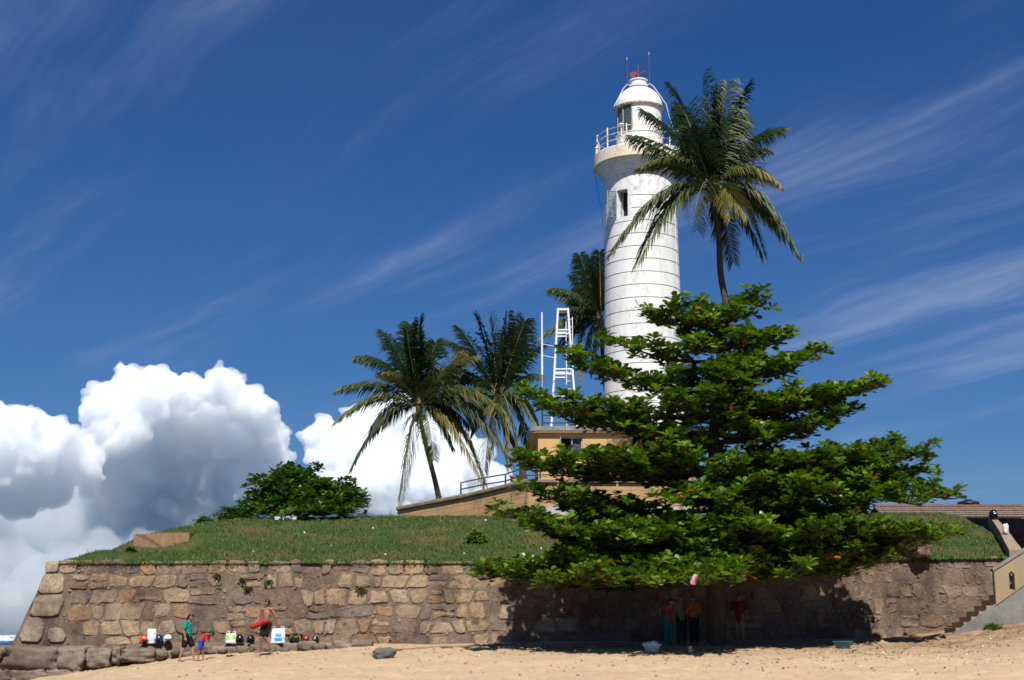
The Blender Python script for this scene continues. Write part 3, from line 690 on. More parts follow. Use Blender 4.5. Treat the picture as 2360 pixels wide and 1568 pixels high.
b = MB(); b.box((ww * .27, .2, hh / 2), (ww * .4, .012, hh - .15)); b.build('pane', m_glass, wn_)
b = MB(); # casement standing open
for z in (.05, hh / 2, hh - .05): b.box((-ww / 2 + .03, -.24, z), (.04, .48, .05))
for y in (-.02, -.47): b.box((-ww / 2 + .03, y, hh / 2), (.045, .05, hh - .05))
b.build('open_casement', m_frame, wn_)
b = MB(); b.box((-ww / 2 + .03, -.24, hh / 2), (.012, .42, hh - .14)); b.build('pane', m_glass, wn_)
# roof slab with rounded corners
def rrect(x0, x1, y0, y1, r_, n=8):
    P = []
    for (cx, cy, a0) in ((x1 - r_, y0 + r_, -90), (x1 - r_, y1 - r_, 0), (x0 + r_, y1 - r_, 90), (x0 + r_, y0 + r_, 180)):
        for i in range(n + 1): t_ = R(a0 + 90 * i / n); P.append((cx + r_ * math.cos(t_), cy + r_ * math.sin(t_)))
    return P
def slab(b, P, z0, z1, mi=(0, 0, 0), ins=0.0):
    n = len(P); c = (sum(q[0] for q in P) / n, sum(q[1] for q in P) / n)
    b.add([(x, y, z0) for x, y in P], [tuple(range(n - 1, -1, -1))], mi[1]); b.add([(x, y, z1) for x, y in P], [tuple(range(n))], mi[2])
    b.add([(x, y, z0) for x, y in P] + [(x, y, z1) for x, y in P], [(i, (i + 1) % n, n + (i + 1) % n, n + i) for i in range(n)], mi[0])
b = MB(); slab(b, rrect(-.5, w_ + .5, -.24, 11.4, .5), h_, h_ + .10, (1, 1, 0)); slab(b, rrect(-.54, w_ + .54, -.28, 11.44, .52), h_ + .10, h_ + .36, (0, 1, 0)); b.build('roof', [m_conc, m_soffit], pav)
ROOF = zf + h_ + .36
b = MB(); b.box((w_ + .002 - 6.2, 3.2, h_ + 1.0), (3.4, 2.5, 1.9)) if False else None
# terrace railing
def railing(name, pts, hts, label, post=0.055, rail=0.042, group=None, mat=None, hp=None):
    base = Vector(pts[0]); o = empty(name, base, label, 'railing', group)
    for q in pts:
        b = MB(); b.tube([Vector(q) - base, Vector(q) - base + Vector((0, 0, hp or hts[-1] + .04))], post, 6); b.build('post', mat or m_green, o)
    for hgt in hts:
        b = MB(); b.tube([Vector(q) - base + Vector((0, 0, hgt)) for q in pts], rail, 5); b.build('rail', mat or m_green, o)
    return o
ry = PY - .12
railing('terrace_railing', [(W(u, 980, ry).x, ry, ROOF) for u in (1250, 1325, 1392, 1470, 1550, 1615)], [0.22, .68, 1.12], 'dark green pipe railing along the roof edge of the ochre building')
# white lattice signal tower on the roof
MY = 87.0; mx = W(1299, 980, MY).x; mast = empty('signal_tower', (mx, MY, ROOF), 'white tapering steel ladder tower standing on the roof beside the lighthouse', 'tower')
mh = W(1298, 713, MY).z - ROOF; m_mast = mk('mast_white', (0.80, 0.80, 0.80), (0.70, 0.70, 0.69), 1.5, .4, .03, .01, .4)
hb, ht = 0.80, 0.31
def leg(sx, sy, q): hw = hb + (ht - hb) * q; return Vector((sx * hw + .12 * q * 0, sy * hw, mh * q))
for sx in (-1, 1):
    for sy in (-1, 1):
        b = MB(); b.tube([leg(sx, sy, 0), leg(sx, sy, 1)], .065, 6); b.build('leg', m_mast, mast)
for q in (0.28, 0.46, 0.50, 0.79, 0.82, 0.985):
    b = MB()
    for (a_, c_) in (((-1, -1), (1, -1)), ((1, -1), (1, 1)), ((1, 1), (-1, 1)), ((-1, 1), (-1, -1))): b.tube([leg(*a_, q), leg(*c_, q)], .05, 5)
    b.build('brace', m_mast, mast)
lad = empty('ladder', (.38, .1, 0), 'x', None); lad.parent = mast; del lad['label']
b = MB()
for x in (-.18, .22): b.tube([(x, 0, 0), (x, 0, mh * .94)], .03, 5)
b.build('ladder_rail', m_mast, lad)
for i in range(15):
    b = MB(); z = .35 + i * (mh * .94 - .5) / 14; b.tube([(-.18, 0, z), (.22, 0, z)], .022, 5); b.build('rung', m_mast, lad)
b = MB(); b.box((0, 0, mh * .995), (.66, .66, .05)); b.build('top_plate', m_rust, mast)
aq = W(1250, 980, ry + .3); an_ = empty('antenna_pole', (aq.x, ry + .3, ROOF), 'slim white antenna pole beside the white ladder tower', 'antenna')
ah = W(1250, 720, ry + .3).z - ROOF
b = MB(); b.tube([(0, 0, 0), (0, 0, ah * .47)], .035, 6); b.build('pole', mk('galvanised', (.42, .42, .41), None, 5, .5, .05), an_)
b = MB(); b.tube([(0, 0, ah * .45), (0, 0, ah * .5), (0, 0, ah)], [.06, .062, .045], 7); b.build('radome', m_mast, an_)
for q_ in (.62, .72):
    b = MB(); b.tube([(0, 0, ah * q_), (.9, .9, ah * q_)], .028, 5); b.build('bracket', m_mast, an_)
# reddish trestle on the roof
tq = W(1358, 984, 85.2); trs = empty('wooden_trestle', (tq.x, 85.2, ROOF), 'reddish slanted timber trestle on the roof behind the railing', 'trestle')
m_redwood = mk('reddish_timber', (.34, .15, .11), (.26, .11, .08), 4, .8, .2)
for (x0, z0, x1, z1) in ((-.7, .05, .55, 1.0), (-.2, .05, .6, .75), (-.75, .35, .1, .5), (-.5, .55, -.1, .05), (.2, .1, .45, .95)):
    b = MB(); b.tube([(x0, 0, z0), (x1, .1, z1)], .05, 4); b.build('beam', m_redwood, trs)

# ================================================================== PLATFORM / RAMP WALL
plat = empty('platform_wall', (W(1218, 1115, 80).x, 80, W(1218, 1190, 80).z), 'stained ochre retaining wall with stone coping rising to the lighthouse platform', 'wall')
PL0 = Vector(plat.location)
m_plat, t, p = nodes('stained_ochre')
a = ramp(t, tnoise(t, 0.7, 5, 0.6, coord='World'), [(0.3, (0.45, 0.275, 0.12)), (0.6, (0.36, 0.22, 0.105)), (0.85, (0.27, 0.175, 0.10))])
a = tmix(t, ramp(t, tnoise(t, 1.1, 7, 0.72, (1.2, 1.2, 0.35), 'World', 5), [(0.55, (0, 0, 0)), (0.68, (0.85, 0.85, 0.85))]), a, (0.085, 0.065, 0.045))
t.links.new(a, p.inputs['Base Color']); p.inputs['Roughness'].default_value = 0.92; tbump(t, p, tnoise(t, 7, 6, 0.65, coord='World'), 0.4, 0.03)
m_cope = mk('coping_stone', (0.25, 0.195, 0.14), (0.13, 0.10, 0.075), 3, .95, .6, .04, .1, coord='World')
P0 = W(916, 1172, 87); P1 = W(1070, 1143, 83.6); P2_ = W(1218, 1108, 80); P3 = W(1832, 1110, 80)
ptsW = [P0, P1, P2_, P3]; base_z = PL0.z - 1.5
def prism_wall(b, A, B_, za, zb_, zlow, th, off=0.0, mi=0):
    d = Vector((B_.x - A.x, B_.y - A.y, 0)).normalized(); n_ = Vector((d.y, -d.x, 0))
    P = [(A, zlow), (B_, zlow), (B_, zb_), (A, za)]
    f = [Vector((q.x, q.y, z)) + n_ * off - PL0 for q, z in P]; k = [Vector((q.x, q.y, z)) - n_ * (th - off) - PL0 for q, z in P]
    b.add(f + k, [(0, 1, 2, 3), (7, 6, 5, 4), (0, 4, 5, 1), (1, 5, 6, 2), (2, 6, 7, 3), (3, 7, 4, 0)], mi)
for A, B_ in zip(ptsW, ptsW[1:]):
    L = (B_ - A).length; nb = max(2, int(L / 1.15))
    # courses of rendered blocks with recessed joints
    b = MB(); prism_wall(b, A, B_, A.z - .05, B_.z - .05, base_z, .6); b.build('core', m_plat, plat)
    for c_ in range(5):
        for i in range(nb):
            o_ = 0.5 if c_ % 2 else 0.0
            q0, q1 = max(0, (i - o_) / nb), min(1, (i + 1 - o_) / nb)
            if c_ % 2 and i == nb - 1: q1 = 1.0
            if q1 - q0 < .02: continue
            g_ = .008 / L * 1.6; A_, B2 = A.lerp(B_, q0 + g_), A.lerp(B_, q1 - g_)
            h0 = .18 + c_ * .36; b = MB(); 
            d = Vector((B2.x - A_.x, B2.y - A_.y, 0)).normalized(); n_ = Vector((d.y, -d.x, 0)); off = .022 + sr.uniform(0, .006)
            q = [Vector((A_.x, A_.y, A_.z - h0 - .345)), Vector((B2.x, B2.y, B2.z - h0 - .345)), Vector((B2.x, B2.y, B2.z - h0)), Vector((A_.x, A_.y, A_.z - h0))]
            f = [x + n_ * off - PL0 for x in q]; k = [x - n_ * .01 - PL0 for x in q]
            b.add(f + k, [(0, 1, 2, 3), (0, 4, 5, 1), (1, 5, 6, 2), (2, 6, 7, 3), (3, 7, 4, 0)]); b.build('block', m_plat, plat)
    b = MB()
    d = Vector((B_.x - A.x, B_.y - A.y, 0)).normalized()
    nseg = max(2, int(L / 1.6))
    for i in range(nseg):
        b = MB(); A_, B2 = A.lerp(B_, i / nseg + .004), A.lerp(B_, (i + 1) / nseg - .004); n_ = Vector((d.y, -d.x, 0))
        pr = [(-.72, -.14), (.14, -.14), (.17, -.10), (.17, .02), (.10, .10), (-.6, .10), (-.72, .04)]
        f = [A_ + n_ * x + Vector((0, 0, z)) - PL0 for x, z in pr]; k = [B2 + n_ * x + Vector((0, 0, z)) - PL0 for x, z in pr]; n = len(pr)
        b.add(f + k, [tuple(range(n - 1, -1, -1)), tuple(range(n, 2 * n))] + [(i2, (i2 + 1) % n, n + (i2 + 1) % n, n + i2) for i2 in range(n)]); b.build('coping', m_cope, plat)
# pale plinth strip at the foot and platform floor
b = MB(); prism_wall(b, P2_ + Vector((.02, 0, 0)), P3, P2_.z - 1.45, P3.z - 1.45, base_z, .5, .10); b.build('plinth', mk('pale_plinth', (.44, .43, .41), (.33, .32, .30), 2, .9, .3, .02, coord='World'), plat)
b = MB(); b.add([Vector(q) - PL0 for q in ((P0.x, P0.y + .3, P0.z - .3), (P2_.x, P2_.y + .3, P2_.z - .3), (P3.x, P3.y + .3, P2_.z - .3), (P3.x, 110, P2_.z - .3), (P0.x, 110, P0.z - .3))], [(0, 1, 2, 3, 4)]); b.build('platform_floor', m_conc, plat)
# ramp railing (two runs)
railing('ramp_railing', [W(1062, 1143, 85.4), W(1115, 1132, 84.6), W(1165, 1124, 83.9), W(1198, 1112, 83.4), W(1245, 1110, 83.1)], [.38, .78], 'dark green pipe railing climbing behind the ramp wall coping', hp=.82)
q = W(1188, 1120, 84); o = empty('brick_pier', (q.x, 84, q.z), 'small pinkish brick pier behind the ramp railing', 'pier')
b = MB(); b.box((0, 0, .2), (.62, .5, .62)); b.build('shaft', mk('pink_brick', (.42, .20, .14), (.33, .15, .10), 6, .9, .3), o); b = MB(); b.box((0, 0, .56), (.72, .6, .1)); b.build('cap', MATS['pink_brick'], o)
# white flowering/bare frangipani branch cluster is built with the plants

# ================================================================== RIGHT END: steps, inner wall, tiled roof, tank
SX = W(2207, 1452, 51.6).x; SY = 51.6; sz0 = E - 0.14
st_ = empty('beach_steps', (SX, SY, sz0), 'weathered steps with a slotted yellow and grey parapet beside the wall', 'stairs')
m_yel, t, p = nodes('stained_yellow_plaster')
a = ramp(t, tnoise(t, 0.9, 6, 0.65, coord='World'), [(0.3, (0.31, 0.24, 0.13)), (0.55, (0.26, 0.215, 0.15)), (0.8, (0.20, 0.18, 0.15))])
a = tmix(t, ramp(t, tnoise(t, 2.5, 6, 0.7, (1, 1, .4), 'World', 3), [(0.5, (0, 0, 0)), (0.75, (0.7, 0.7, 0.7))]), a, (0.30, 0.19, 0.065))
t.links.new(a, p.inputs['Base Color']); p.inputs['Roughness'].default_value = 0.92; tbump(t, p, tnoise(t, 7, 6, 0.65, coord='World'), 0.4, 0.03)
m_gst = mk('grey_plaster', (.22, .212, .20), (.14, .133, .123), 2.2, .9, .4, .03, .1, coord='World')
m_tread = mk('worn_tread', (.34, .25, .165), (.25, .18, .12), 3, .95, .5, .03, .1, coord='World')
run, rise = .285, .195
for i in range(14):
    b = MB(); b.box((i * run + (14 - i) * run / 2, .85, (i + 1) * rise / 2 - .3), ((14 - i) * run, 1.45, (i + 1) * rise + .6 - .001 * i)) if False else b.box((i * run + run / 2 + .01, .87, (i + 1) * rise / 2 - .3), (run + .03, 1.4, (i + 1) * rise + .6)); b.build('step', m_tread, st_)
# stringer + parapet front skin, with two slots
Lx = 14 * run
def prof_top(x): return .04 + x * rise / run * .97
b = MB(); P = [(-.15, -.6), (Lx, -.6), (Lx, prof_top(Lx)), (0.0, .10), (-.15, .02)]
f = [Vector((x, .0, z)) for x, z in P]; k = [Vector((x, .17, z)) for x, z in P]; n = len(P)
b.add(f + k, [tuple(range(n)), tuple(range(2 * n - 1, n - 1, -1))] + [((i + 1) % n, i, n + i, n + (i + 1) % n) for i in range(n)]); b.build('stringer', m_gst, st_)
def pz0(x): return prof_top(x) - .02
def pz1(x): return prof_top(x) + 1.16 - .30 * max(0, (1.9 - x)) * 0 
x_s = 5 * run
slots = [(x_s + .52, x_s + .72), (x_s + 1.62, x_s + 1.82)]
edges = [x_s] + [e for s_ in slots for e in s_] + [Lx]
pp0 = lambda x: prof_top(x) + .005; pp1 = lambda x: prof_top(x_s) + 1.22 + (x - x_s) * .60
b = MB()
def vbox(xa, xb, za0, zb0, za1, zb1, y0=-.03, y1=.2):
    P = [(xa, za0), (xb, zb0), (xb, zb1), (xa, za1)]; f = [Vector((x, y0, z)) for x, z in P]; k = [Vector((x, y1, z)) for x, z in P]
    b.add(f + k, [(0, 1, 2, 3), (7, 6, 5, 4), (0, 4, 5, 1), (1, 5, 6, 2), (2, 6, 7, 3), (3, 7, 4, 0)])
for xa, xb in zip(edges[0::2], edges[1::2]): vbox(xa, xb, pp0(xa), pp0(xb), pp1(xa), pp1(xb))
for xa, xb in slots:
    vbox(xa, xb, pp0(xa), pp0(xb), pp0(xa) + .12, pp0(xb) + .05); xm = (xa + xb) / 2
    zt2 = pp1(xa) - .42
    for (u0_, u1_, d0, d1) in ((xa, xm, 0, .09), (xm, xb, .09, 0)): vbox(u0_, u1_, zt2 + d0, zt2 + d1, pp1(u0_), pp1(u1_))
b.build('parapet', m_yel, st_)
b = MB(); vbox(x_s - .05, Lx, pp1(x_s - .05), pp1(Lx), pp1(x_s - .05) + .09, pp1(Lx) + .09, -.07, .24); b.build('parapet_coping', m_gst, st_)
# inner wall closing the passage
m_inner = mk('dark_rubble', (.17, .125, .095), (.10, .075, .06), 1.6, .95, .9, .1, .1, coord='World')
b = MB(); x0_ = 21.9; 
nY, nZ = 30, 14; V = []; F = []
for i in range(nY + 1):
    for j in range(nZ + 1):
        y = 58.6 + 16 * i / nY; z = E + .3 + (W(2330, 1195, y).z - E - .3) * j / nZ; V.append((x0_ + .3 * (y - 58) / 16 + .09 * fbm(y * 1.2, z * 1.6, 3), y, z))
for i in range(nY):
    for j in range(nZ): o_ = i * (nZ + 1) + j; F.append((o_, o_ + 1, o_ + nZ + 2, o_ + nZ + 1))
b.add(V, F)
tz = V[nZ][2]; b.add([(x0_ - .05, 58.6, V[nZ][2]), (x0_ + 6, 58.6, V[nZ][2]), (x0_ + 6, 74.6, V[-1][2]), (x0_ + .3, 74.6, V[-1][2])], [(0, 1, 2, 3)]); b.add([(x0_ - .02, 58.61, E), (x0_ + 6, 58.61, E), (x0_ + 6, 58.61, V[nZ][2]), (x0_ - .02, 58.61, V[nZ][2])], [(0, 1, 2, 3)])
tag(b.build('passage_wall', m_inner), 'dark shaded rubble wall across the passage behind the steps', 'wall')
# stone edging down the end of the hill
b0 = empty('stone_edging', W(2284, 1192, 62), 'pale sloping stone edging down the end of the grass hill above the steps', 'edging')
eg = [W(2281, 1190, 63), W(2300, 1210, 60.5), W(2316, 1232, 58), W(2328, 1252, 56.6), W(2342, 1273, 55.4)]
for i in range(4):
    b = MB(); A, B_ = eg[i] - b0.location, eg[i + 1] - b0.location; d = (B_ - A) * .02
    w0, w1 = Vector((.10 + .04 * i, 0, 0)), Vector((.14 + .04 * i, 0, 0)); up = Vector((0, 0, .08)); dn = Vector((0, 0, -.9))
    b.add([A - w0 + up, B_ - w1 - d + up, B_ + w1 - d + up, A + w0 + up, A - w0 + dn, B_ - w1 + dn, B_ + w1 + dn, A + w0 + dn], [(0, 1, 2, 3), (0, 4, 5, 1), (3, 2, 6, 7), (1, 5, 6, 2), (0, 3, 7, 4)]); b.build('edging_stone', mk('edging', (.27, .20, .145), (.19, .14, .10), 3, .95, .5, .03, .1, coord='World'), b0)
# tiled roof behind
rf_ = empty('tiled_roof_house', W(2280, 1190, 74), 'low house roof of brown clay tiles with a red ridge behind the grass hill', 'building')
m_tile, t, p = nodes('clay_tile'); oi = t.nodes.new('ShaderNodeObjectInfo')
t.links.new(ramp(t, tnoise(t, 3, 5, .7, coord='World'), [(.3, (.15, .085, .06)), (.5, (.20, .15, .11)), (.75, (.07, .048, .038))]), p.inputs['Base Color']); p.inputs['Roughness'].default_value = .9
ra, rb = W(2040, 1192, 76), W(2420, 1196, 76); za, zb_ = W(2280, 1193, 76).z, W(2280, 1169, 78.2).z
b = MB(); nn_ = 64
tile = MB()
tw_ = (rb.x - ra.x) / 60
V = []
for k in range(6): t_ = math.pi * k / 5; V += [(-math.cos(t_) * tw_ * .5, 0, math.sin(t_) * .07), (-math.cos(t_) * tw_ * .46, .56, math.sin(t_) * .06 + .0)]
tile.add(V, [(2 * k, 2 * k + 2, 2 * k + 3, 2 * k + 1) for k in range(5)]); tme = tile.mesh('roof_tile'); tme.materials.append(m_tile)
slope = math.atan2(zb_ - za, 2.2); nr = 5; sl = math.hypot(2.2, zb_ - za)
for r_ in range(nr):
    for c_ in range(60):
        o = link('roof_tile', tme, rf_); s_ = r_ * sl / nr
        o.location = Vector((ra.x + (c_ + .5) * tw_, 76 + s_ * math.cos(slope), za + s_ * math.sin(slope) + .01 * (r_ % 2))) - rf_.location; o.rotation_euler = (slope - .06 + sr.uniform(-.02, .02), 0, sr.uniform(-.03, .03))
b = MB(); b.add([Vector(q) - rf_.location for q in ((ra.x, 76, za - .02), (rb.x, 76, za - .02), (rb.x, 78.2, zb_ - .03), (ra.x, 78.2, zb_ - .03), (rb.x, 82, za - .02), (ra.x, 82, za - .02))], [(0, 1, 2, 3), (3, 2, 4, 5)]); b.build('roof_deck', m_tile, rf_)
b = MB(); b.tube([Vector((ra.x + (rb.x - ra.x) * i / 30, 78.2, zb_ + .015 * math.sin(i * 1.7))) - rf_.location for i in range(31)], .15, 8); b.build('ridge', mk('red_ridge', (.17, .06, .042), (.10, .045, .035), 4, .85, .3), rf_)
b = MB(); b.box(Vector(((ra.x + rb.x) / 2, 79.3, za - 1.3)) - rf_.location, (rb.x - ra.x - .6, 5, 2.5)); b.build('wall', m_ochre, rf_)
tk = W(2232, 1168, 79.2); o = empty('water_tank', (tk.x, 79.2, tk.z - .1), 'squat black water tank on the tiled roof ridge', 'tank')
m_blk = mk('black_plastic', (.012, .014, .018), None, 4, .45, .1, .01)
b = MB(); b.lathe([(0, 0), (.58, 0), (.62, .1), (.6, .22), (.62, .26), (.55, .36), (.2, .44), (0, .45)], 28); b.build('body', m_blk, o, smooth=True)
b = MB(); b.lathe([(.64, -.08), (.64, .0), (0, .0)], 24); b.build('plinth', MATS['red_ridge'], o); b = MB(); b.lathe([(.2, .43), (.2, .49), (0, .5)], 16); b.build('lid', m_blk, o)
# ================================================================== PLANTS
def leaf_mesh(name, pos, dr, up, ln, wd, tint, curl=0.18):
    """obovate leaves: two quads folded along the midrib"""
    n = len(pos); dr = dr / np.linalg.norm(dr, axis=1, keepdims=True)
    sd = np.cross(dr, up); sd /= np.maximum(np.linalg.norm(sd, axis=1, keepdims=True), 1e-6); nn = np.cross(sd, dr)
    L = ln[:, None]; Wd = wd[:, None]
    def at(f, s_, h): return pos + dr * L * f + sd * Wd * s_ + nn * L * h
    V = np.stack([at(0, 0, 0), at(.45, .30, .03 - curl * .2), at(.78, .5, .02 - curl * .6), at(1.0, 0, -curl), at(.78, -.5, .02 - curl * .6), at(.45, -.30, .03 - curl * .2)], 1)
    V[:, 3] -= 0; V = V.reshape(-1, 3); o = (np.arange(n) * 6)[:, None]
    F = np.concatenate([o + np.array([0, 1, 2, 3]), o + np.array([0, 3, 4, 5])], 0)
    return np_mesh(name, V, F, np.concatenate([tint, tint]))
def leaf_mat(name, stops, rough=0.33, trans=0.22, spec=0.5):
    m, t, p = nodes(name); at = t.nodes.new('ShaderNodeAttribute'); at.attribute_name = 'tint'
    c = ramp(t, at.outputs['Fac'], stops); n = tnoise(t, 4, 3, .6, coord='World')
    c2 = tmix(t, .35, c, ramp(t, n, [(.3, (.3, .3, .3)), (.7, (1, 1, 1))]), 'MULTIPLY')
    t.links.new(c2, p.inputs['Base Color']); p.inputs['Roughness'].default_value = rough; p.inputs['Specular IOR Level'].default_value = spec
    tr_ = t.nodes.new('ShaderNodeBsdfTranslucent'); t.links.new(tmix(t, 1.0, c2, (1.0, 1.25, .5), 'MULTIPLY'), tr_.inputs[0])
    mx = t.nodes.new('ShaderNodeMixShader'); mx.inputs[0].default_value = trans; out = t.nodes['Material Output']
    t.links.new(p.outputs[0], mx.inputs[1]); t.links.new(tr_.outputs[0], mx.inputs[2]); t.links.new(mx.outputs[0], out.inputs[0])
    MATS[name] = m; return m
m_almond = leaf_mat('almond_leaf', [(0.0, (.040, .088, .007)), (.4, (.085, .155, .010)), (.78, (.15, .23, .014)), (.965, (.23, .30, .022)), (.985, (.46, .18, .03)), (1.0, (.40, .07, .02))], .36, .28, .5)
m_almond_far = leaf_mat('almond_leaf_far', [(0.0, (.035, .085, .012)), (.5, (.07, .14, .016)), (1.0, (.14, .21, .025))])
m_bark = mk('grey_bark', (.085, .066, .05), (.05, .04, .033), 5, .95, .8, .04, .1, stretch=(1, 1, .3))
def rosettes(centres, g, ln=(.19, .30), k=(8, 11), lift=(0.12, 1.25)):
    P = []; D = []; U = []; L = []; Wd = []; T = []
    for c in centres:
        n = int(g.integers(*k)); a0 = g.uniform(0, 6.28); bt = g.beta(2.0, 2.2); tone = g.beta(2.2, 2.4) * .9
        tilt = np.array([g.normal(0, .22), g.normal(0, .22), 1.0])
        for i in range(n):
            a_ = a0 + i * 2.399 + g.normal(0, .15); el = lift[0] + (lift[1] - lift[0]) * (i / n) ** .8 + g.normal(0, .12) - .12
            d = np.array([math.cos(a_) * math.cos(el), math.sin(a_) * math.cos(el), math.sin(el)]); d = d + .3 * (tilt - np.array([0, 0, 1.0]))
            P.append(np.array(c) + d * .03 + np.array([0, 0, g.normal(0, .02)])); D.append(d); U.append(tilt); l = g.uniform(*ln) * (1 - .25 * i / n); L.append(l); Wd.append(l * g.uniform(.58, .74))
            T.append(min(.955, max(0.0, tone + g.normal(0, .10))) if g.random() > .013 else g.uniform(.985, 1))
    return np.array(P), np.array(D), np.array(U), np.array(L), np.array(Wd), np.array(T)
def bez(A, B, C, t_): return A * ((1 - t_) ** 2) + B * (2 * t_ * (1 - t_)) + C * (t_ ** 2)
def pagoda_tree(root, base, axis, branches, g, leaf_scale=1.0, step=.27, bark=m_bark, leafmat=m_almond, trunk_r=.30, sec=1.0, name='crown'):
    """trunk along axis points; branches: (height point on axis, tip). root: the thing"""
    O = Vector(root.location); b = MB()
    ax = [Vector(q) - O for q in axis]; n = len(ax)
    b.tube(ax, [trunk_r * (1 - .8 * i / (n - 1)) for i in range(n)], 10); b.build('trunk', bark, root, smooth=True)
    cen = []; 
    for (A, C) in branches:
        A = Vector(A) - O; C = Vector(C) - O; L = (C - A).length
        B = A.lerp(C, .5) + Vector((g.normal(0, .05) * L, g.normal(0, .05) * L, -.04 * L + (.10 * L if C.z < A.z else -.10 * L)))
        pth = [bez(A, B, C, i / 8) for i in range(9)]; b = MB(); r0 = trunk_r * .12 + .011 * L
        b.tube(pth, [r0 * (1 - .85 * i / 8) for i in range(9)], 6)
        s_ = .22; side = 1
        while s_ < 1.0:
            q = bez(A, B, C, s_); d = (bez(A, B, C, min(1, s_ + .03)) - bez(A, B, C, s_ - .03)); d.z = 0; d.normalize()
            sl = (L * (.40 * (1 - s_) ** .7 + .07)) * g.uniform(.6, 1.15) * sec
            an = side * R(g.uniform(35, 80)); d2 = Vector((d.x * math.cos(an) - d.y * math.sin(an), d.x * math.sin(an) + d.y * math.cos(an), g.normal(.06, .07)))
            e = q + d2 * sl; mid = q.lerp(e, .5) + Vector((0, 0, -.04 * sl))
            b.tube([q, mid, e + Vector((0, 0, .08 * sl))], [.03, .018, .008], 4)
            m = max(2, int(sl / step))
            for i in range(m):
                t_ = .3 + .7 * (i + g.uniform(.2, 1)) / m
                pt = bez(q, mid, e + Vector((0, 0, .08 * sl)), min(1, t_)); cen.append((pt.x + g.normal(0, .15), pt.y + g.normal(0, .15), pt.z + g.uniform(-.12, .30)))
            side = -side; s_ += step / L * g.uniform(.85, 1.3)
        for i in range(int(L * .65 / step)):
            pt = bez(A, B, C, .4 + .6 * (i + g.random()) / (L * .65 / step)); cen.append((pt.x + g.normal(0, .13), pt.y + g.normal(0, .13), pt.z + g.uniform(-.10, .30)))
        b.build('branch', bark, root, smooth=True)
    P, D, U, Ln, Wd, T = rosettes(cen, g, (.15 * leaf_scale, .32 * leaf_scale))
    me = leaf_mesh(name, P, D, U, Ln, Wd, T); me.materials.append(leafmat); o = link(name, me, root)
    print('LEAVES', name, len(P)); return o
TY = 49.6
tb = W(1652, 1488, TY); tree = empty('almond_tree', (tb.x, TY, sand_z(tb.x, TY)), 'big tropical almond tree with layered glossy green foliage in front of the wall', 'tree')
def ax_at(v): 
    return W(lerp_table(v, [(660, 1690), (760, 1668), (1000, 1645), (1488, 1652)]), v, TY + lerp_table(v, [(660, .4), (1488, 0)]))
axis = [Vector(tree.location) + Vector((0, 0, -.3))] + [ax_at(v) for v in (1400, 1300, 1200, 1100, 1000, 900, 800, 720, 690)]
gt = np.random.default_rng(11)
BR = []
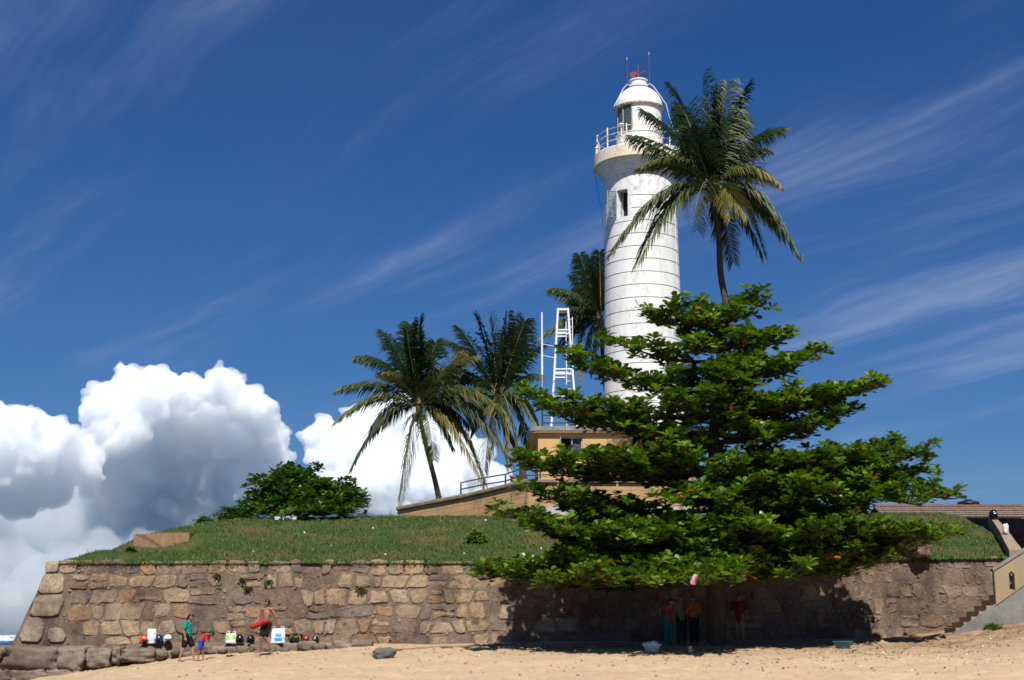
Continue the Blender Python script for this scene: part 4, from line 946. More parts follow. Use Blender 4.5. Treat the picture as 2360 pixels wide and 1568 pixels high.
# (v of attachment, v of tip, tip u, tip depth offset)
lobes = [
 # low skirt
 (1330, 1338, 1106, -2.2), (1330, 1322, 1180, -.6), (1330, 1348, 1250, -3.4), (1330, 1352, 1400, -5.0), (1330, 1352, 1500, -5.4), (1325, 1345, 1590, -5.6), (1325, 1340, 1680, -5.2), (1320, 1318, 1770, -4.4), (1315, 1300, 1870, -3.4),
 (1310, 1290, 1890, -2.0), (1300, 1270, 1980, -2.6), (1300, 1268, 2080, -1.2), (1290, 1258, 2120, 0.4), (1320, 1320, 1350, -4.2),
 # second
 (1260, 1172, 1136, -.4), (1260, 1190, 1215, -1.8), (1260, 1215, 1300, -3.4), (1260, 1250, 1390, -3.8), (1260, 1265, 1480, -4.4), (1260, 1255, 1600, -4.8), (1255, 1240, 1720, -4.8), (1250, 1225, 1830, -4.2), (1240, 1215, 1930, -3.6), (1240, 1215, 2030, -2.6), (1235, 1225, 2185, -.6), (1230, 1245, 2150, -1.8),
 # third
 (1180, 1130, 1215, -1.0), (1180, 1135, 1330, -2.8), (1180, 1150, 1440, -3.6), (1180, 1160, 1560, -4.2), (1175, 1160, 1690, -4.2), (1170, 1150, 1810, -3.8), (1160, 1140, 1930, -3.0), (1155, 1138, 2050, -2.2), (1150, 1150, 2195, -.4), (1160, 1165, 2120, -1.6), (1170, 1168, 2000, 1.5),
 # fourth
 (1100, 1056, 1186, -.6), (1100, 1050, 1300, -2.2), (1100, 1045, 1400, -3.0), (1100, 1060, 1520, -3.6), (1095, 1070, 1640, -3.8), (1090, 1065, 1760, -3.4), (1085, 1050, 1880, -2.6), (1080, 1035, 1990, -1.8), (1075, 1036, 2138, -.4), (1090, 1082, 2140, .6), (1080, 1020, 2080, .8), (1100, 1075, 2050, -1.2),
 # fifth
 (1010, 1005, 1330, -.6), (1010, 990, 1420, -1.8), (1010, 985, 1500, -2.4), (1000, 990, 1800, -2.4), (1000, 975, 1900, -1.4), (1000, 940, 1975, .4), (1000, 960, 1860, 1.4),
 (970, 900, 1195, 0.0), (970, 915, 1300, -1.4), (970, 930, 1400, -2.4), (970, 935, 1510, -2.8), (965, 940, 1620, -3.0), (960, 935, 1730, -2.8), (955, 915, 1850, -2.0), (950, 880, 2045, -.2), (950, 895, 1950, -1.2), (955, 900, 1980, 1.2),
 # sixth
 (880, 805, 1286, .2), (880, 815, 1360, -1.2), (880, 860, 1540, -2.3), (875, 855, 1640, -2.4), (870, 845, 1750, -2.0), (865, 825, 1830, -1.2), (860, 800, 1903, .1), (865, 835, 1880, .8), (850, 778, 1390, -.4),
 (800, 800, 1600, -1.6), (795, 785, 1720, -1.4), (790, 770, 1830, -.4), (800, 775, 1790, .9), (800, 765, 1560, 1.1),
 # crown
 (750, 722, 1468, 0.0), (750, 712, 1540, -.6), (745, 735, 1630, -1.0), (740, 720, 1700, -.9), (730, 690, 1768, 0.1), (720, 672, 1735, .2), (740, 740, 1600, .9), (735, 705, 1690, .7), (735, 700, 1560, -.1), (1250, 1232, 1275, -1.2), (1230, 1180, 1350, -2.2), (1240, 1290, 1300, -2.8), (1200, 1130, 1300, .5), (1240, 1200, 1240, .8)]
for (va, vt, ut, dy_) in lobes:
    tipside = ut < 1310 or ut > 1880 or vt > 1330 or vt < 790
    if not tipside and gt.random() < .34: continue
    if not tipside: vt += gt.uniform(-24, 24); ut += gt.uniform(-35, 35); dy_ *= gt.uniform(.75, 1.1)
    A = ax_at(va + gt.uniform(-25, 30)); C = W(ut, vt, TY + dy_); BR.append((A, C))
for k in range(16):   # short front limbs round the stem
    v = 860 + k * 27
    if 950 < v < 1050: continue
    BR.append((ax_at(v + 30), W(1665 + gt.uniform(-90, 120), v + gt.uniform(-15, 25), TY - lerp_table(v, [(700, .9), (1000, 2.6), (1300, 4.2)]) * gt.uniform(.7, 1.0))))
for k in range(26):   # landward side of the crown, above the wall
    va = 1260 - k * 20; A = ax_at(va); wdt = lerp_table(va, [(720, 1.2), (1260, 5.6)]); an = R(90 + gt.uniform(-70, 70))
    BR.append((A, A + Vector((math.cos(an) * wdt, math.sin(an) * wdt * .75, gt.uniform(-.1, .5)))))
pagoda_tree(tree, None, axis, BR, gt, 1.38, .235, trunk_r=.34, sec=.82)

# ---- the small almond tree and bushes on the hill
def hill_pt(u, v, Y): q = W(u, v, Y); return Vector((q.x, Y, hill_z(q.x, Y)))
HY = 66.0; q = hill_pt(705, 1190, HY); t2 = empty('almond_tree', q, 'small low spreading almond tree on top of the grass hill', 'tree')
g2 = np.random.default_rng(5)
BR = []
def ax2(v): return W(lerp_table(v, [(1075, 668), (1190, 705)]), v, HY)
for (va, vt, ut, dy_) in [(1085, 1075, 668, 0), (1095, 1084, 735, 0), (1110, 1108, 572, 0), (1110, 1115, 640, -1.2), (1105, 1100, 690, -1.2), (1120, 1118, 812, 0), (1120, 1125, 750, -1.4), (1130, 1130, 590, -1), (1135, 1140, 660, -2), (1140, 1135, 800, -1), (1150, 1158, 844, 0), (1150, 1150, 590, -.6),
      (1155, 1160, 700, -2.4), (1160, 1165, 780, -2), (1165, 1172, 840, -.6), (1160, 1170, 620, -2), (1170, 1178, 560, -1), (1168, 1176, 740, -2.2), (1095, 1092, 640, 1), (1120, 1120, 760, 1.2), (1140, 1145, 820, 1.2), (1150, 1150, 570, 1.2), (1100, 1094, 655, -.8), (1112, 1112, 700, .8), (1172, 1182, 670, -2.4), (1172, 1182, 800, -1.8), (1178, 1186, 720, -2.8), (1178, 1186, 640, -2.2), (1175, 1186, 600, -1.2), (1178, 1186, 830, -1.0), (1176, 1186, 760, -2.6), (1165, 1168, 660, -1.5), (1165, 1166, 740, -1.5), (1150, 1150, 690, -1.8), (1178, 1188, 560, -.4), (1140, 1138, 700, -1.3), (1183, 1191, 700, -3.4), (1183, 1191, 655, -3.0), (1183, 1191, 750, -3.0), (1183, 1191, 800, -2.2), (1183, 1191, 610, -2.2), (1180, 1190, 680, -1.2), (1180, 1190, 725, -1.2), (1090, 1076, 680, .3), (1100, 1082, 655, -.3)]:
    BR.append((ax2(va), W(ut, vt, HY + dy_)))
pagoda_tree(t2, None, [q + Vector((0, 0, -.3))] + [ax2(v) for v in (1160, 1130, 1100, 1080)], BR, g2, 1.3, .2, leafmat=m_almond_far, trunk_r=.2, sec=.85)
def bush(name, c, rx, ry_, rz_, n, g, mat, label, ls=.16, cat='bush'):
    o = empty(name, c, label, cat); P = []
    for _ in range(n):
        d = np.array([g.normal(), g.normal(), abs(g.normal()) * 1.0]); d /= np.linalg.norm(d); r_ = g.uniform(.55, 1.0) * (1 + .25 * fbm(d[0] * 2.2 + c[0], d[1] * 2.2, d[2] * 2.2))
        P.append((d[0] * rx * r_, d[1] * ry_ * r_, d[2] * rz_ * r_))
    A = rosettes(P, g, (ls * .8, ls * 1.3), (5, 8), (.1, 1.0)); me = leaf_mesh('foliage', *A); me.materials.append(mat); link('foliage', me, o)
    b = MB()
    for _ in range(7): a_ = g.uniform(0, 6.28); b.tube([(0, 0, -.1), (math.cos(a_) * rx * .3, math.sin(a_) * ry_ * .3, rz_ * .5), (math.cos(a_) * rx * .6, math.sin(a_) * ry_ * .6, rz_ * .8)], [.025, .018, .008], 4)
    s_ = b.build('stems', m_bark, o); s_['kind'] = 'stuff'; return o
gb = np.random.default_rng(9)
def stand_pt(u, v): q = W(u, v, 51.3); return Vector((q.x, 51.3, sand_z(q.x, 51.3)))
bush('round_bush', hill_pt(472, 1190, 63.5), .48, .45, .42, 70, gb, m_almond_far, 'small dark round bush at the seaward crest of the hill')
bush('spreading_bush', hill_pt(545, 1190, 64.5), 1.05, .8, .72, 230, gb, m_almond_far, 'wide green bush just left of the small hilltop almond tree', .2)
bush('wild_shrub', hill_pt(1098, 1215, 58.2), .42, .4, .55, 110, gb, leaf_mat('shrub_leaf', [(0, (.10, .17, .025)), (1, (.23, .30, .06))]), 'bright green weedy shrub alone on the grass slope', .13)
bush('edge_weed', hill_pt(302, 1245, 57.2), .2, .2, .22, 30, gb, m_almond_far, 'tiny weed tuft beside the brown wall stump', .13)
bush('wild_shrub', stand_pt(2290, 1436), .3, .18, .2, 34, gb, MATS['shrub_leaf'], 'low green weed at the foot of the grey stair wall', .12, 'weed')
# wall weeds
for i, (u, v, s_, lab) in enumerate([(832, 1364, .17, 'green weed growing from the stone joints low in the middle of the wall'), (572, 1362, .12, 'small weed in a joint above the standing man'), (500, 1330, .09, 'little weed sprouting high between tan stones'), (620, 1345, .11, 'weed between stones right above the man'), (560, 1340, .08, 'tiny weed in the joints among the tan stones')]):
    x, z = wuv(u, v); c = Vector((x, wall_y(x) + BAT * (z - (E - .6)) - .05, z)); bush('wall_weed', c, s_, s_ * .6, s_, 22, gb, MATS['shrub_leaf'], lab, .09, 'weed')
# pale flowering tree glimpsed beyond the platform
fq = W(1832, 1175, 82.5); m_petal = mk('white_petal', (.78, .78, .76), (.7, .68, .6), 5, .6, 0)
ft = empty('frangipani', (fq.x, 82.5, fq.z), 'white flowering frangipani half hidden beyond the end of the platform wall', 'tree')
b = MB(); gf = np.random.default_rng(3)
for i in range(9): a_ = gf.uniform(0, 6.28); b.tube([(0, 0, 0), (.3 * math.cos(a_), .3 * math.sin(a_), 1.0), (.65 * math.cos(a_), .65 * math.sin(a_), 1.9)], [.06, .04, .02], 5)
b.build('trunk', m_bark, ft)
P = np.stack([gf.normal(0, .38, 60), gf.normal(0, .38, 60), gf.normal(1.9, .32, 60)], 1); A = rosettes([tuple(x) for x in P], gf, (.09, .14), (5, 6), (.1, .6)); me = leaf_mesh('blossoms', *A); me.materials.append(m_petal); link('blossoms', me, ft)

# ---- coconut palms
m_frond = leaf_mat('palm_leaflet', [(0.0, (.012, .030, .008)), (.35, (.028, .052, .012)), (.7, (.075, .098, .024)), (.9, (.17, .16, .045)), (1.0, (.33, .22, .06))], .52, .2, .3)
m_rach = mk('palm_rachis', (.24, .21, .06), (.33, .26, .08), 3, .5, .1, .01)
m_palmbark = mk('palm_bark', (.11, .088, .072), (.055, .044, .038), 3, .95, .9, .05, .1, stretch=(1, 1, 5))
m_nut = mk('coconut_husk', (.17, .16, .04), (.22, .13, .045), 4, .6, .1, .01)
m_fibre = mk('palm_fibre', (.24, .14, .06), (.14, .08, .04), 6, .95, .5, .03)
def frond(root, C, tip, arch, g, frond_tone=0.4, Lw=.85, sag=1.0, twist=0.0):  # frond tone: low is dark green, high is straw yellow
    O = Vector(root.location); A = C - O; T = tip - O; L = (T - A).length
    out = Vector((T.x - A.x, T.y - A.y, 0)); B = A.lerp(T, .45) + Vector((0, 0, arch * 1.5 * L)) 
    N = 96; V = []; F = []; tints = []
    pth = [bez(A, B, T, i / 14) for i in range(15)]
    b = MB(); b.tube(pth, [.05 * (1 - .9 * i / 14) + .004 for i in range(15)], 5); b.f = [f for f in b.f]
    mi_r = len(b.f)
    tone0 = min(.97, max(0, frond_tone + g.normal(0, .08)))
    tin = [tone0 if False else .9] * mi_r
    # side axis: mostly horizontal
    for i in range(N):
        s_ = .14 + .86 * (i + .5) / N; q = bez(A, B, T, s_); d = (bez(A, B, T, min(1, s_ + .02)) - bez(A, B, T, max(0, s_ - .02))).normalized()
        ref = Vector((0, 0, 1)) if abs(d.z) < .93 else Vector((math.sin(twist * 7), -math.cos(twist * 7), .2))
        sd = d.cross(ref).normalized(); nn = sd.cross(d).normalized()
        prof_ = min(1, (s_ - .06) * 4.5) * (1 - max(0, s_ - .55) * 1.35); l = Lw * max(.3, prof_) * (L / 4.6) ** .5
        for sg in (-1, 1):
            ll = l * g.uniform(.85, 1.1); ctw = math.cos(twist); 
            d0 = (sd * sg * g.uniform(.75, .95) + d * (.45 + .6 * s_) + nn * (.22 + g.normal(0, .10))).normalized()
            q1 = q + d0 * ll * .4; d1 = (d0 + Vector((0, 0, -1)) * sag * g.uniform(.45, 1.0)).normalized(); q2 = q1 + d1 * ll * .35
            d2 = (d1 + Vector((0, 0, -1)) * sag * g.uniform(.5, 1.2)).normalized(); q3 = q2 + d2 * ll * .32
            w_ = (d * .8 + nn * .45).normalized() * .041
            o_ = len(b.v); b.v.extend([tuple(q - w_ * .6), tuple(q + w_ * .6), tuple(q1 - w_), tuple(q1 + w_), tuple(q2 - w_ * .75), tuple(q2 + w_ * .75), tuple(q3)])
            b.f.extend([(o_, o_ + 1, o_ + 3, o_ + 2), (o_ + 2, o_ + 3, o_ + 5, o_ + 4), (o_ + 4, o_ + 5, o_ + 6)]); tt = min(1, max(0, tone0 + g.normal(0, .10) + (.12 if s_ > .9 else 0))); tin += [tt, tt, min(1, tt + .08)]
    b.m = [0] * len(b.f); me = b.mesh('frond'); a = me.attributes.new('tint', 'FLOAT', 'FACE'); a.data.foreach_set('value', tin); me.materials.append(m_frond); return link('frond', me, root)
def palm(label, trunk, fr, g, extra=6, r0=.20, r1=.13, nuts=7, Lw=1.8):
    """trunk: points base->crown; fr: (tip, arch, age)"""
    root = empty('coconut_palm', trunk[0], label, 'palm', 'coconut palms around the lighthouse'); O = Vector(root.location); C = Vector(trunk[-1])
    pts = []; n = len(trunk)
    for i in range(n - 1):     # Catmull-Rom
        p0, p1, p2, p3 = (Vector(trunk[max(0, min(n - 1, i + k))]) for k in (-1, 0, 1, 2))
        for j in range(9): t_ = j / 9; pts.append(.5 * ((2 * p1) + (-p0 + p2) * t_ + (2 * p0 - 5 * p1 + 4 * p2 - p3) * t_ ** 2 + (-p0 + 3 * p1 - 3 * p2 + p3) * t_ ** 3))
    pts.append(C); m = len(pts)
    b = MB(); pp = []; rr = []
    for i in range(m):
        pp.append(pts[i] - O); r_ = r0 + (r1 - r0) * i / (m - 1); rr.append(r_ * (1 + .05 * (i % 2)) * (1 + .5 * math.exp(-i / 2.5)))
    b.tube(pp, rr, 10); b.build('trunk', m_palmbark, root, smooth=True)
    b = MB(); b.lathe([(r1 * .9, -.55), (r1 * 1.7, -.25), (r1 * 1.9, .05), (r1 * 1.2, .45), (.03, .8)], 10, c=tuple(C - O)); b.build('crown_shaft', m_fibre, root, smooth=True)
    for (tip, arch, frond_tone) in fr: frond(root, C + Vector((0, 0, .15)), Vector(tip), arch, g, frond_tone, Lw, g.uniform(.65, 1.15), g.normal(0, .3))
    Lm = sum((Vector(f[0]) - C).length for f in fr) / len(fr)
    for k in range(extra):
        a_ = g.uniform(20, 160); el = g.uniform(-15, 60); L = Lm * g.uniform(.8, 1.0)
        T = C + Vector((math.cos(R(a_)) * math.cos(R(el)), math.sin(R(a_)) * math.cos(R(el)), math.sin(R(el)) - .15)) * L; frond(root, C, T, g.uniform(.15, .3), g, g.uniform(.15, .5), Lw)
    for k in range(nuts):
        a_ = g.uniform(0, 6.28); c = C - O + Vector((math.cos(a_) * .36, math.sin(a_) * .36, -.35 - g.uniform(0, .35)))
        b = MB(); b.lathe([(0, -.15), (.09, -.12), (.125, -.02), (.11, .07), (.04, .14), (0, .15)], 9, c=tuple(c)); b.build('coconut', m_nut, root, smooth=True)
    return root
gp = np.random.default_rng(2)
def tips(Y, L): return [(W(u, v, Y + dy_), ar, frond_tone) for (u, v, dy_, ar, frond_tone) in L]
YA = 90.0
palm('leaning coconut palm nearest the seaward end, in front of the white cloud', [W(1014, 1160, YA), W(1003, 1110, YA), W(985, 1040, YA), W(972, 985, YA), W(966, 945, YA)],
     tips(YA, [(968, 738, .8, .0, .12), (826, 826, .5, .22, .2), (887, 770, 1.5, .12, .15), (785, 898, -.5, .18, .55), (781, 968, -1.2, .24, .6), (813, 1076, -.5, .30, .42), (919, 1158, -1.0, .22, .80), (1062, 818, -.8, .12, .75), (1158, 945, -1.5, .28, .6), (1112, 1112, -1.8, .26, .85), (1175, 1060, -.5, .30, .5),
                (1003, 790, 1.5, .06, .1), (1086, 826, 1.8, .14, .2), (884, 862, -1.8, .22, .85), (935, 765, -1.2, .02, .15), (1000, 1060, -2.4, .35, .5), (860, 1000, 1.8, .25, .2), (1060, 990, 2.0, .2, .2), (945, 750, 2.2, .0, .1), (1025, 880, -2.5, .25, .6), (1040, 1030, .4, .3, .3)]), gp, 4, .17, .12)
YB = 92.5
palm('second coconut palm standing between the leaning one and the ochre building', [W(1215, 1150, YB), W(1200, 1060, YB), W(1180, 1015, YB), W(1160, 965, YB), W(1148, 922, YB)],
     tips(YB, [(1100, 730, .6, .02, .15), (1168, 724, -.8, .0, .35), (1210, 740, .5, .03, .12), (1250, 800, .4, .12, .15), (1031, 790, .8, .16, .2), (1020, 850, 1.2, .16, .15), (1238, 985, -1.0, .34, .65), (1218, 1025, -.2, .35, .4), (1014, 935, -1.0, .22, .5), (1168, 1076, -1.5, .34, .82), (1117, 1085, -1.0, .36, .7), (1130, 735, 1.8, .02, .1), (1240, 870, 1.2, .15, .2), (1190, 760, 2.0, .0, .1), (1060, 760, 1.5, .08, .12), (1190, 1040, -2.0, .42, .6), (1085, 1000, 1.0, .3, .3)]), gp, 4, .19, .13)
YC = 103.0
palm('coconut palm partly hidden behind the seaward side of the white tower', [W(1410, 1150, YC), W(1405, 980, YC), W(1392, 860, YC), W(1385, 745, YC)],
     tips(YC, [(1336, 590, .5, .04, .15), (1382, 582, .3, .0, .12), (1270, 668, -.4, .16, .7), (1318, 640, .6, .1, .25), (1242, 785, -.8, .22, .6), (1332, 872, -1.0, .34, .8), (1300, 720, -1.5, .2, .35), (1355, 600, 1.5, .02, .1), (1360, 860, -.5, .3, .8), (1450, 620, 1.5, .1, .15), (1290, 800, 1.0, .25, .3), (1470, 800, 1.0, .25, .3), (1300, 690, 1.5, .12, .15)]), gp, 3, .2, .14)
YD = 77.0
palm('tallest coconut palm with curved trunk in front of the white tower', [W(1752, 1120, YD), W(1738, 990, YD), W(1708, 850, YD), W(1684, 740, YD), W(1662, 640, YD), W(1656, 540, YD), W(1640, 440, YD)],
     tips(YD, [(1624, 172, .6, .0, .10), (1546, 202, .8, .12, .14), (1675, 192, -.6, .0, .5), (1722, 205, .5, .08, .08), (1799, 302, .6, .14, .12), (1792, 425, -1.2, .30, .72), (1836, 585, -.6, .30, .66), (1722, 505, -2.2, .22, .9), (1683, 505, -2.4, .30, .75), (1413, 580, -.8, .24, .5), (1474, 602, -1.6, .24, .55), (1480, 386, -1.2, .24, .62), (1458, 318, .2, .10, .4), (1486, 262, .8, .10, .35), (1756, 585, .5, .32, .5), (1690, 606, 1.2, .3, .3), (1600, 500, -2.6, .34, .6), (1570, 250, 1.8, .06, .1), (1650, 215, 2.2, .02, .1), (1700, 270, 2.4, .04, .1), (1760, 350, 2.0, .14, .15), (1800, 540, .8, .28, .3), (1530, 470, 1.0, .24, .3), (1590, 300, -1.5, .05, .2)]), gp, 6, .22, .15, 10, 1.9)
# ================================================================== PEOPLE
def ball_mesh(b, c, r_, n=10, m=7):
    c = Vector(c); rx, ry, rz_ = r_ if isinstance(r_, tuple) else (r_, r_, r_)
    V = [c + Vector((0, 0, -rz_))]
    for i in range(1, m):
        t_ = -math.pi / 2 + math.pi * i / m
        for k in range(n): a_ = 2 * math.pi * k / n; V.append(c + Vector((rx * math.cos(t_) * math.cos(a_), ry * math.cos(t_) * math.sin(a_), rz_ * math.sin(t_))))
    V.append(c + Vector((0, 0, rz_))); F = []
    for k in range(n): F.append((0, 1 + (k + 1) % n, 1 + k)); F.append((len(V) - 1, len(V) - 1 - n + k, len(V) - 1 - n + (k + 1) % n))
    for i in range(m - 2):
        for k in range(n): a_ = 1 + i * n + k; a2 = 1 + i * n + (k + 1) % n; F.append((a_, a2, a2 + n, a_ + n))
    b.add(V, F)
def caps(b, A, B_, ra, rb):
    ball_mesh(b, A, ra); ball_mesh(b, B_, rb); b.tube([A, Vector(A).lerp(Vector(B_), .5), B_], [ra, (ra + rb) / 2, rb], 10)
def remesh(name, b, voxel, mat, parent, smooth=2):
    me = b.mesh(name); tmp = bpy.data.objects.new('tmp', me); COL.objects.link(tmp)
    md = tmp.modifiers.new('r', 'REMESH'); md.mode = 'VOXEL'; md.voxel_size = voxel
    if smooth: s_ = tmp.modifiers.new('s', 'SMOOTH'); s_.iterations = smooth; s_.factor = .5
    dg = bpy.context.evaluated_depsgraph_get(); out = bpy.data.meshes.new_from_object(tmp.evaluated_get(dg)); bpy.data.objects.remove(tmp); bpy.data.meshes.remove(me)
    out.name = name; out.materials.clear(); out.materials.append(mat); out.polygons.foreach_set('use_smooth', [True] * len(out.polygons)); out.update()
    return link(name, out, parent)
def skin(name, c): 
    m = mk(name, c, tuple(x * .85 for x in c), 9, .55, .05, .005, .35); return m
SK1, SK2, SK3 = skin('skin_light_brown', (.36, .19, .115)), skin('skin_brown', (.27, .135, .075)), skin('skin_dark_brown', (.16, .075, .042))
m_hair = mk('black_hair', (.012, .010, .010), (.02, .017, .016), 30, .45, .3, .01, .4, stretch=(1, 1, .15))
def cloth(name, c, k=.8): return mk(name, c, tuple(x * k for x in c), 7, .85, .4, .02, .15)
DEF = dict(pelvis=(0, 0, .95), chest=(0, 0, 1.28), neck=(0, .01, 1.46), head=(0, -.02, 1.615), shL=(.18, 0, 1.42), shR=(-.18, 0, 1.42), elL=(.24, .02, 1.13), elR=(-.24, .02, 1.13), wrL=(.25, -.05, .89), wrR=(-.25, -.05, .89),
           hipL=(.095, 0, .93), hipR=(-.095, 0, .93), knL=(.10, -.03, .50), knR=(-.10, -.03, .50), anL=(.10, .02, .085), anR=(-.10, .02, .085), toL=(.12, -.17, .03), toR=(-.12, -.17, .03), look=(0, -1, 0))
def person(label, loc, rz, height, sk, pose, clothes, hair='short', bulk=1.0, voxel=.009, cat='person', group=None, scale_head=1.0):
    J = dict(DEF); J.update(pose); s_ = height / 1.75; j = {k: Vector(v) for k, v in J.items()}
    root = empty('person', loc, label, cat, group, rz); root.scale = (s_, s_, s_)
    b = MB(); B = bulk
    ball_mesh(b, j['pelvis'], (.155 * B, .11 * B, .12)); caps(b, j['pelvis'], j['chest'], .115 * B, .12 * B); ball_mesh(b, j['chest'], (.16 * B, .108 * B, .17)); caps(b, j['shL'], j['shR'], .062, .062)
    caps(b, j['chest'].lerp(j['neck'], .6), j['neck'], .07, .056); caps(b, j['neck'], j['head'], .053, .05)
    lk = j['look'].normalized(); hd = j['head']; sd = lk.cross(Vector((0, 0, 1))).normalized(); hu = sd.cross(lk).normalized(); k_ = scale_head
    ball_mesh(b, hd, .086 * k_); ball_mesh(b, hd + hu * .045 * k_ - lk * .015 * k_, .088 * k_); caps(b, hd + lk * .03 * k_ - hu * .05 * k_, hd + lk * .048 * k_ - hu * .085 * k_, .055 * k_, .035 * k_)
    caps(b, hd + lk * .085 * k_ + hu * .012, hd + lk * .108 * k_ - hu * .028, .012, .018); ball_mesh(b, hd + lk * .085 * k_ - hu * .062 * k_, (.026, .02, .012))
    for sg in (-1, 1): ball_mesh(b, hd + sd * sg * .088 * k_ - hu * .01, (.02, .022, .032))
    for S_ in 'LR':
        sg = 1 if S_ == 'L' else -1
        caps(b, j['sh' + S_], j['el' + S_], .052 * B, .041 * B); caps(b, j['el' + S_], j['wr' + S_], .042 * B, .028)
        d = (j['wr' + S_] - j['el' + S_]).normalized(); w = j['wr' + S_]; sv = d.cross(Vector((1, .1, 0))).normalized(); nv = d.cross(sv)
        for q in (-.022, 0, .022): caps(b, w + d * .01, w + d * .08 + sv * q, .022, .017)
        for i, (q, l) in enumerate(((-.033, .055), (-.011, .072), (.011, .075), (.033, .066))): 
            a0 = w + d * .085 + sv * q; a1 = a0 + d * l * .55 - nv * .008; caps(b, a0, a1, .0105, .0098); caps(b, a1, a1 + d * l * .4 - nv * .022, .0098, .0088)
        caps(b, w + d * .025 - sv * .02, w + d * .06 - sv * .055, .013, .011); caps(b, w + d * .06 - sv * .055, w + d * .09 - sv * .06 - nv * .01, .011, .009)
        caps(b, j['hip' + S_], j['kn' + S_], .088 * B, .056 * B); kn, an = j['kn' + S_], j['an' + S_]; cf = kn.lerp(an, .33) + Vector((0, .018, 0)); caps(b, kn, cf, .054 * B, .056 * B); caps(b, cf, an, .056 * B, .036)
        to = j['to' + S_]; fd = (to - an); fd.z = 0; fd.normalize(); he = an - fd * .04 + Vector((0, 0, -.045)); caps(b, an, he, .036, .034); caps(b, an + Vector((0, 0, -.03)), to + Vector((0, 0, .005)), .036, .028); caps(b, he, to, .032, .026)
    remesh('body', b, voxel / s_ * 1.0, sk, root, 2)
    for sg in (-1, 1):
        b = MB(); ball_mesh(b, hd + lk * .083 * k_ + sd * sg * .032 * k_ + hu * .012, (.013, .013, .009), 6, 4); b.build('eye', m_hair, root)
    for (nm, kind, mat) in clothes:
        b = MB()
        if kind in ('shirt', 'vest', 'longshirt'):
            lo = j['pelvis'] + (j['chest'] - j['pelvis']).normalized() * (-.10 if kind == 'longshirt' else .0)
            caps(b, lo, j['chest'], .155 * B, .142 * B); ball_mesh(b, lo + Vector((0, 0, .0)), (.19 * B, .145 * B, .06)); ball_mesh(b, j['chest'], (.185 * B, .132 * B, .18)); caps(b, j['shL'], j['shR'], .072, .072)
            if kind != 'vest':
                for S_ in 'LR': caps(b, j['sh' + S_], j['sh' + S_].lerp(j['el' + S_], .72), .072, .07 * B)
        if kind in ('shorts', 'trousers', 'skirt'):
            caps(b, j['hipL'], j['hipR'], .118 * B, .118 * B); ball_mesh(b, j['pelvis'] + Vector((0, 0, .03)), (.172 * B, .13 * B, .10))
            for S_ in 'LR':
                if kind == 'shorts': caps(b, j['hip' + S_], j['hip' + S_].lerp(j['kn' + S_], .8), .108 * B, .098 * B)
                else: caps(b, j['hip' + S_], j['kn' + S_], .105 * B, .085 * B); caps(b, j['kn' + S_], j['an' + S_] + Vector((0, 0, .03)), .085 * B, .075)
            if kind == 'skirt': caps(b, (j['hipL'] + j['hipR']) / 2, (j['knL'] + j['knR']) / 2 + Vector((0, 0, -.1)), .16 * B, .19 * B)
        if kind == 'cap':
            ball_mesh(b, hd + hu * .052 * k_ - lk * .01, .098 * k_); caps(b, hd + hu * .05 * k_ + lk * .07 * k_, hd + hu * .045 * k_ + lk * .15 * k_, .03, .018)
        if kind == 'float':
            caps(b, Vector((-.40, -.20, .86)), Vector((.10, -.19, 1.03)), .105, .085)
        remesh(nm, b, voxel * 1.15 / s_, mat, root, 3)
    b = MB(); ball_mesh(b, hd + hu * .055 * k_ - lk * .022 * k_, (.094 * k_, .096 * k_, .085 * k_)); ball_mesh(b, hd - lk * .045 * k_ + hu * .0, .085 * k_)
    if hair == 'long':
        caps(b, hd - lk * .07 * k_ - hu * .02, j['neck'] - lk * .10 - Vector((0, 0, .06)), .065, .06); caps(b, j['neck'] - lk * .085 - Vector((0, 0, .05)), j['neck'] + lk * .03 + sd * .10 - Vector((0, 0, .26)), .055, .03)
    remesh('hair', b, .010, m_hair, root, 2)
    return root
def stand(u, v, Y):
    q = W(u, v, Y); return Vector((q.x, Y, sand_z(q.x, Y)))
def solve(u, v):
    """where on the sand the line of sight at u,v lands"""
    for i in range(400):
        Y = 36 + i * .05; q = W(u, v, Y)
        if q.z <= sand_z(q.x, Y): return Vector((q.x, Y, sand_z(q.x, Y)))
    return stand(u, v, 50)
pw = stand(428, 1524, 49.3); pw.z = max(pw.z, W(428, 1526, 49.3).z - .05)
person('woman in a teal T-shirt and black shorts walking with her head bowed', pw, R(82), 1.62, SK1,
       dict(chest=(0, -.02, 1.28), neck=(0, -.06, 1.45), head=(0, -.13, 1.575), look=(.1, -.8, -.55), shL=(.17, -.03, 1.40), shR=(-.17, -.03, 1.40), elL=(.22, .03, 1.12), elR=(-.23, .05, 1.12), wrL=(.22, -.04, .88), wrR=(-.22, -.02, .87),
            knL=(.11, -.20, .52), anL=(.12, -.27, .09), toL=(.13, -.46, .03), knR=(-.10, .05, .50), anR=(-.11, .20, .09), toR=(-.12, .02, .03)),
       [('t_shirt', 'shirt', cloth('teal_cotton', (.015, .22, .19))), ('shorts', 'shorts', cloth('black_cotton', (.012, .012, .014)))], 'long', 1.18)
pc = stand(462, 1520, 49.0); pc.z = max(pc.z, W(462, 1522, 49.0).z - .05)
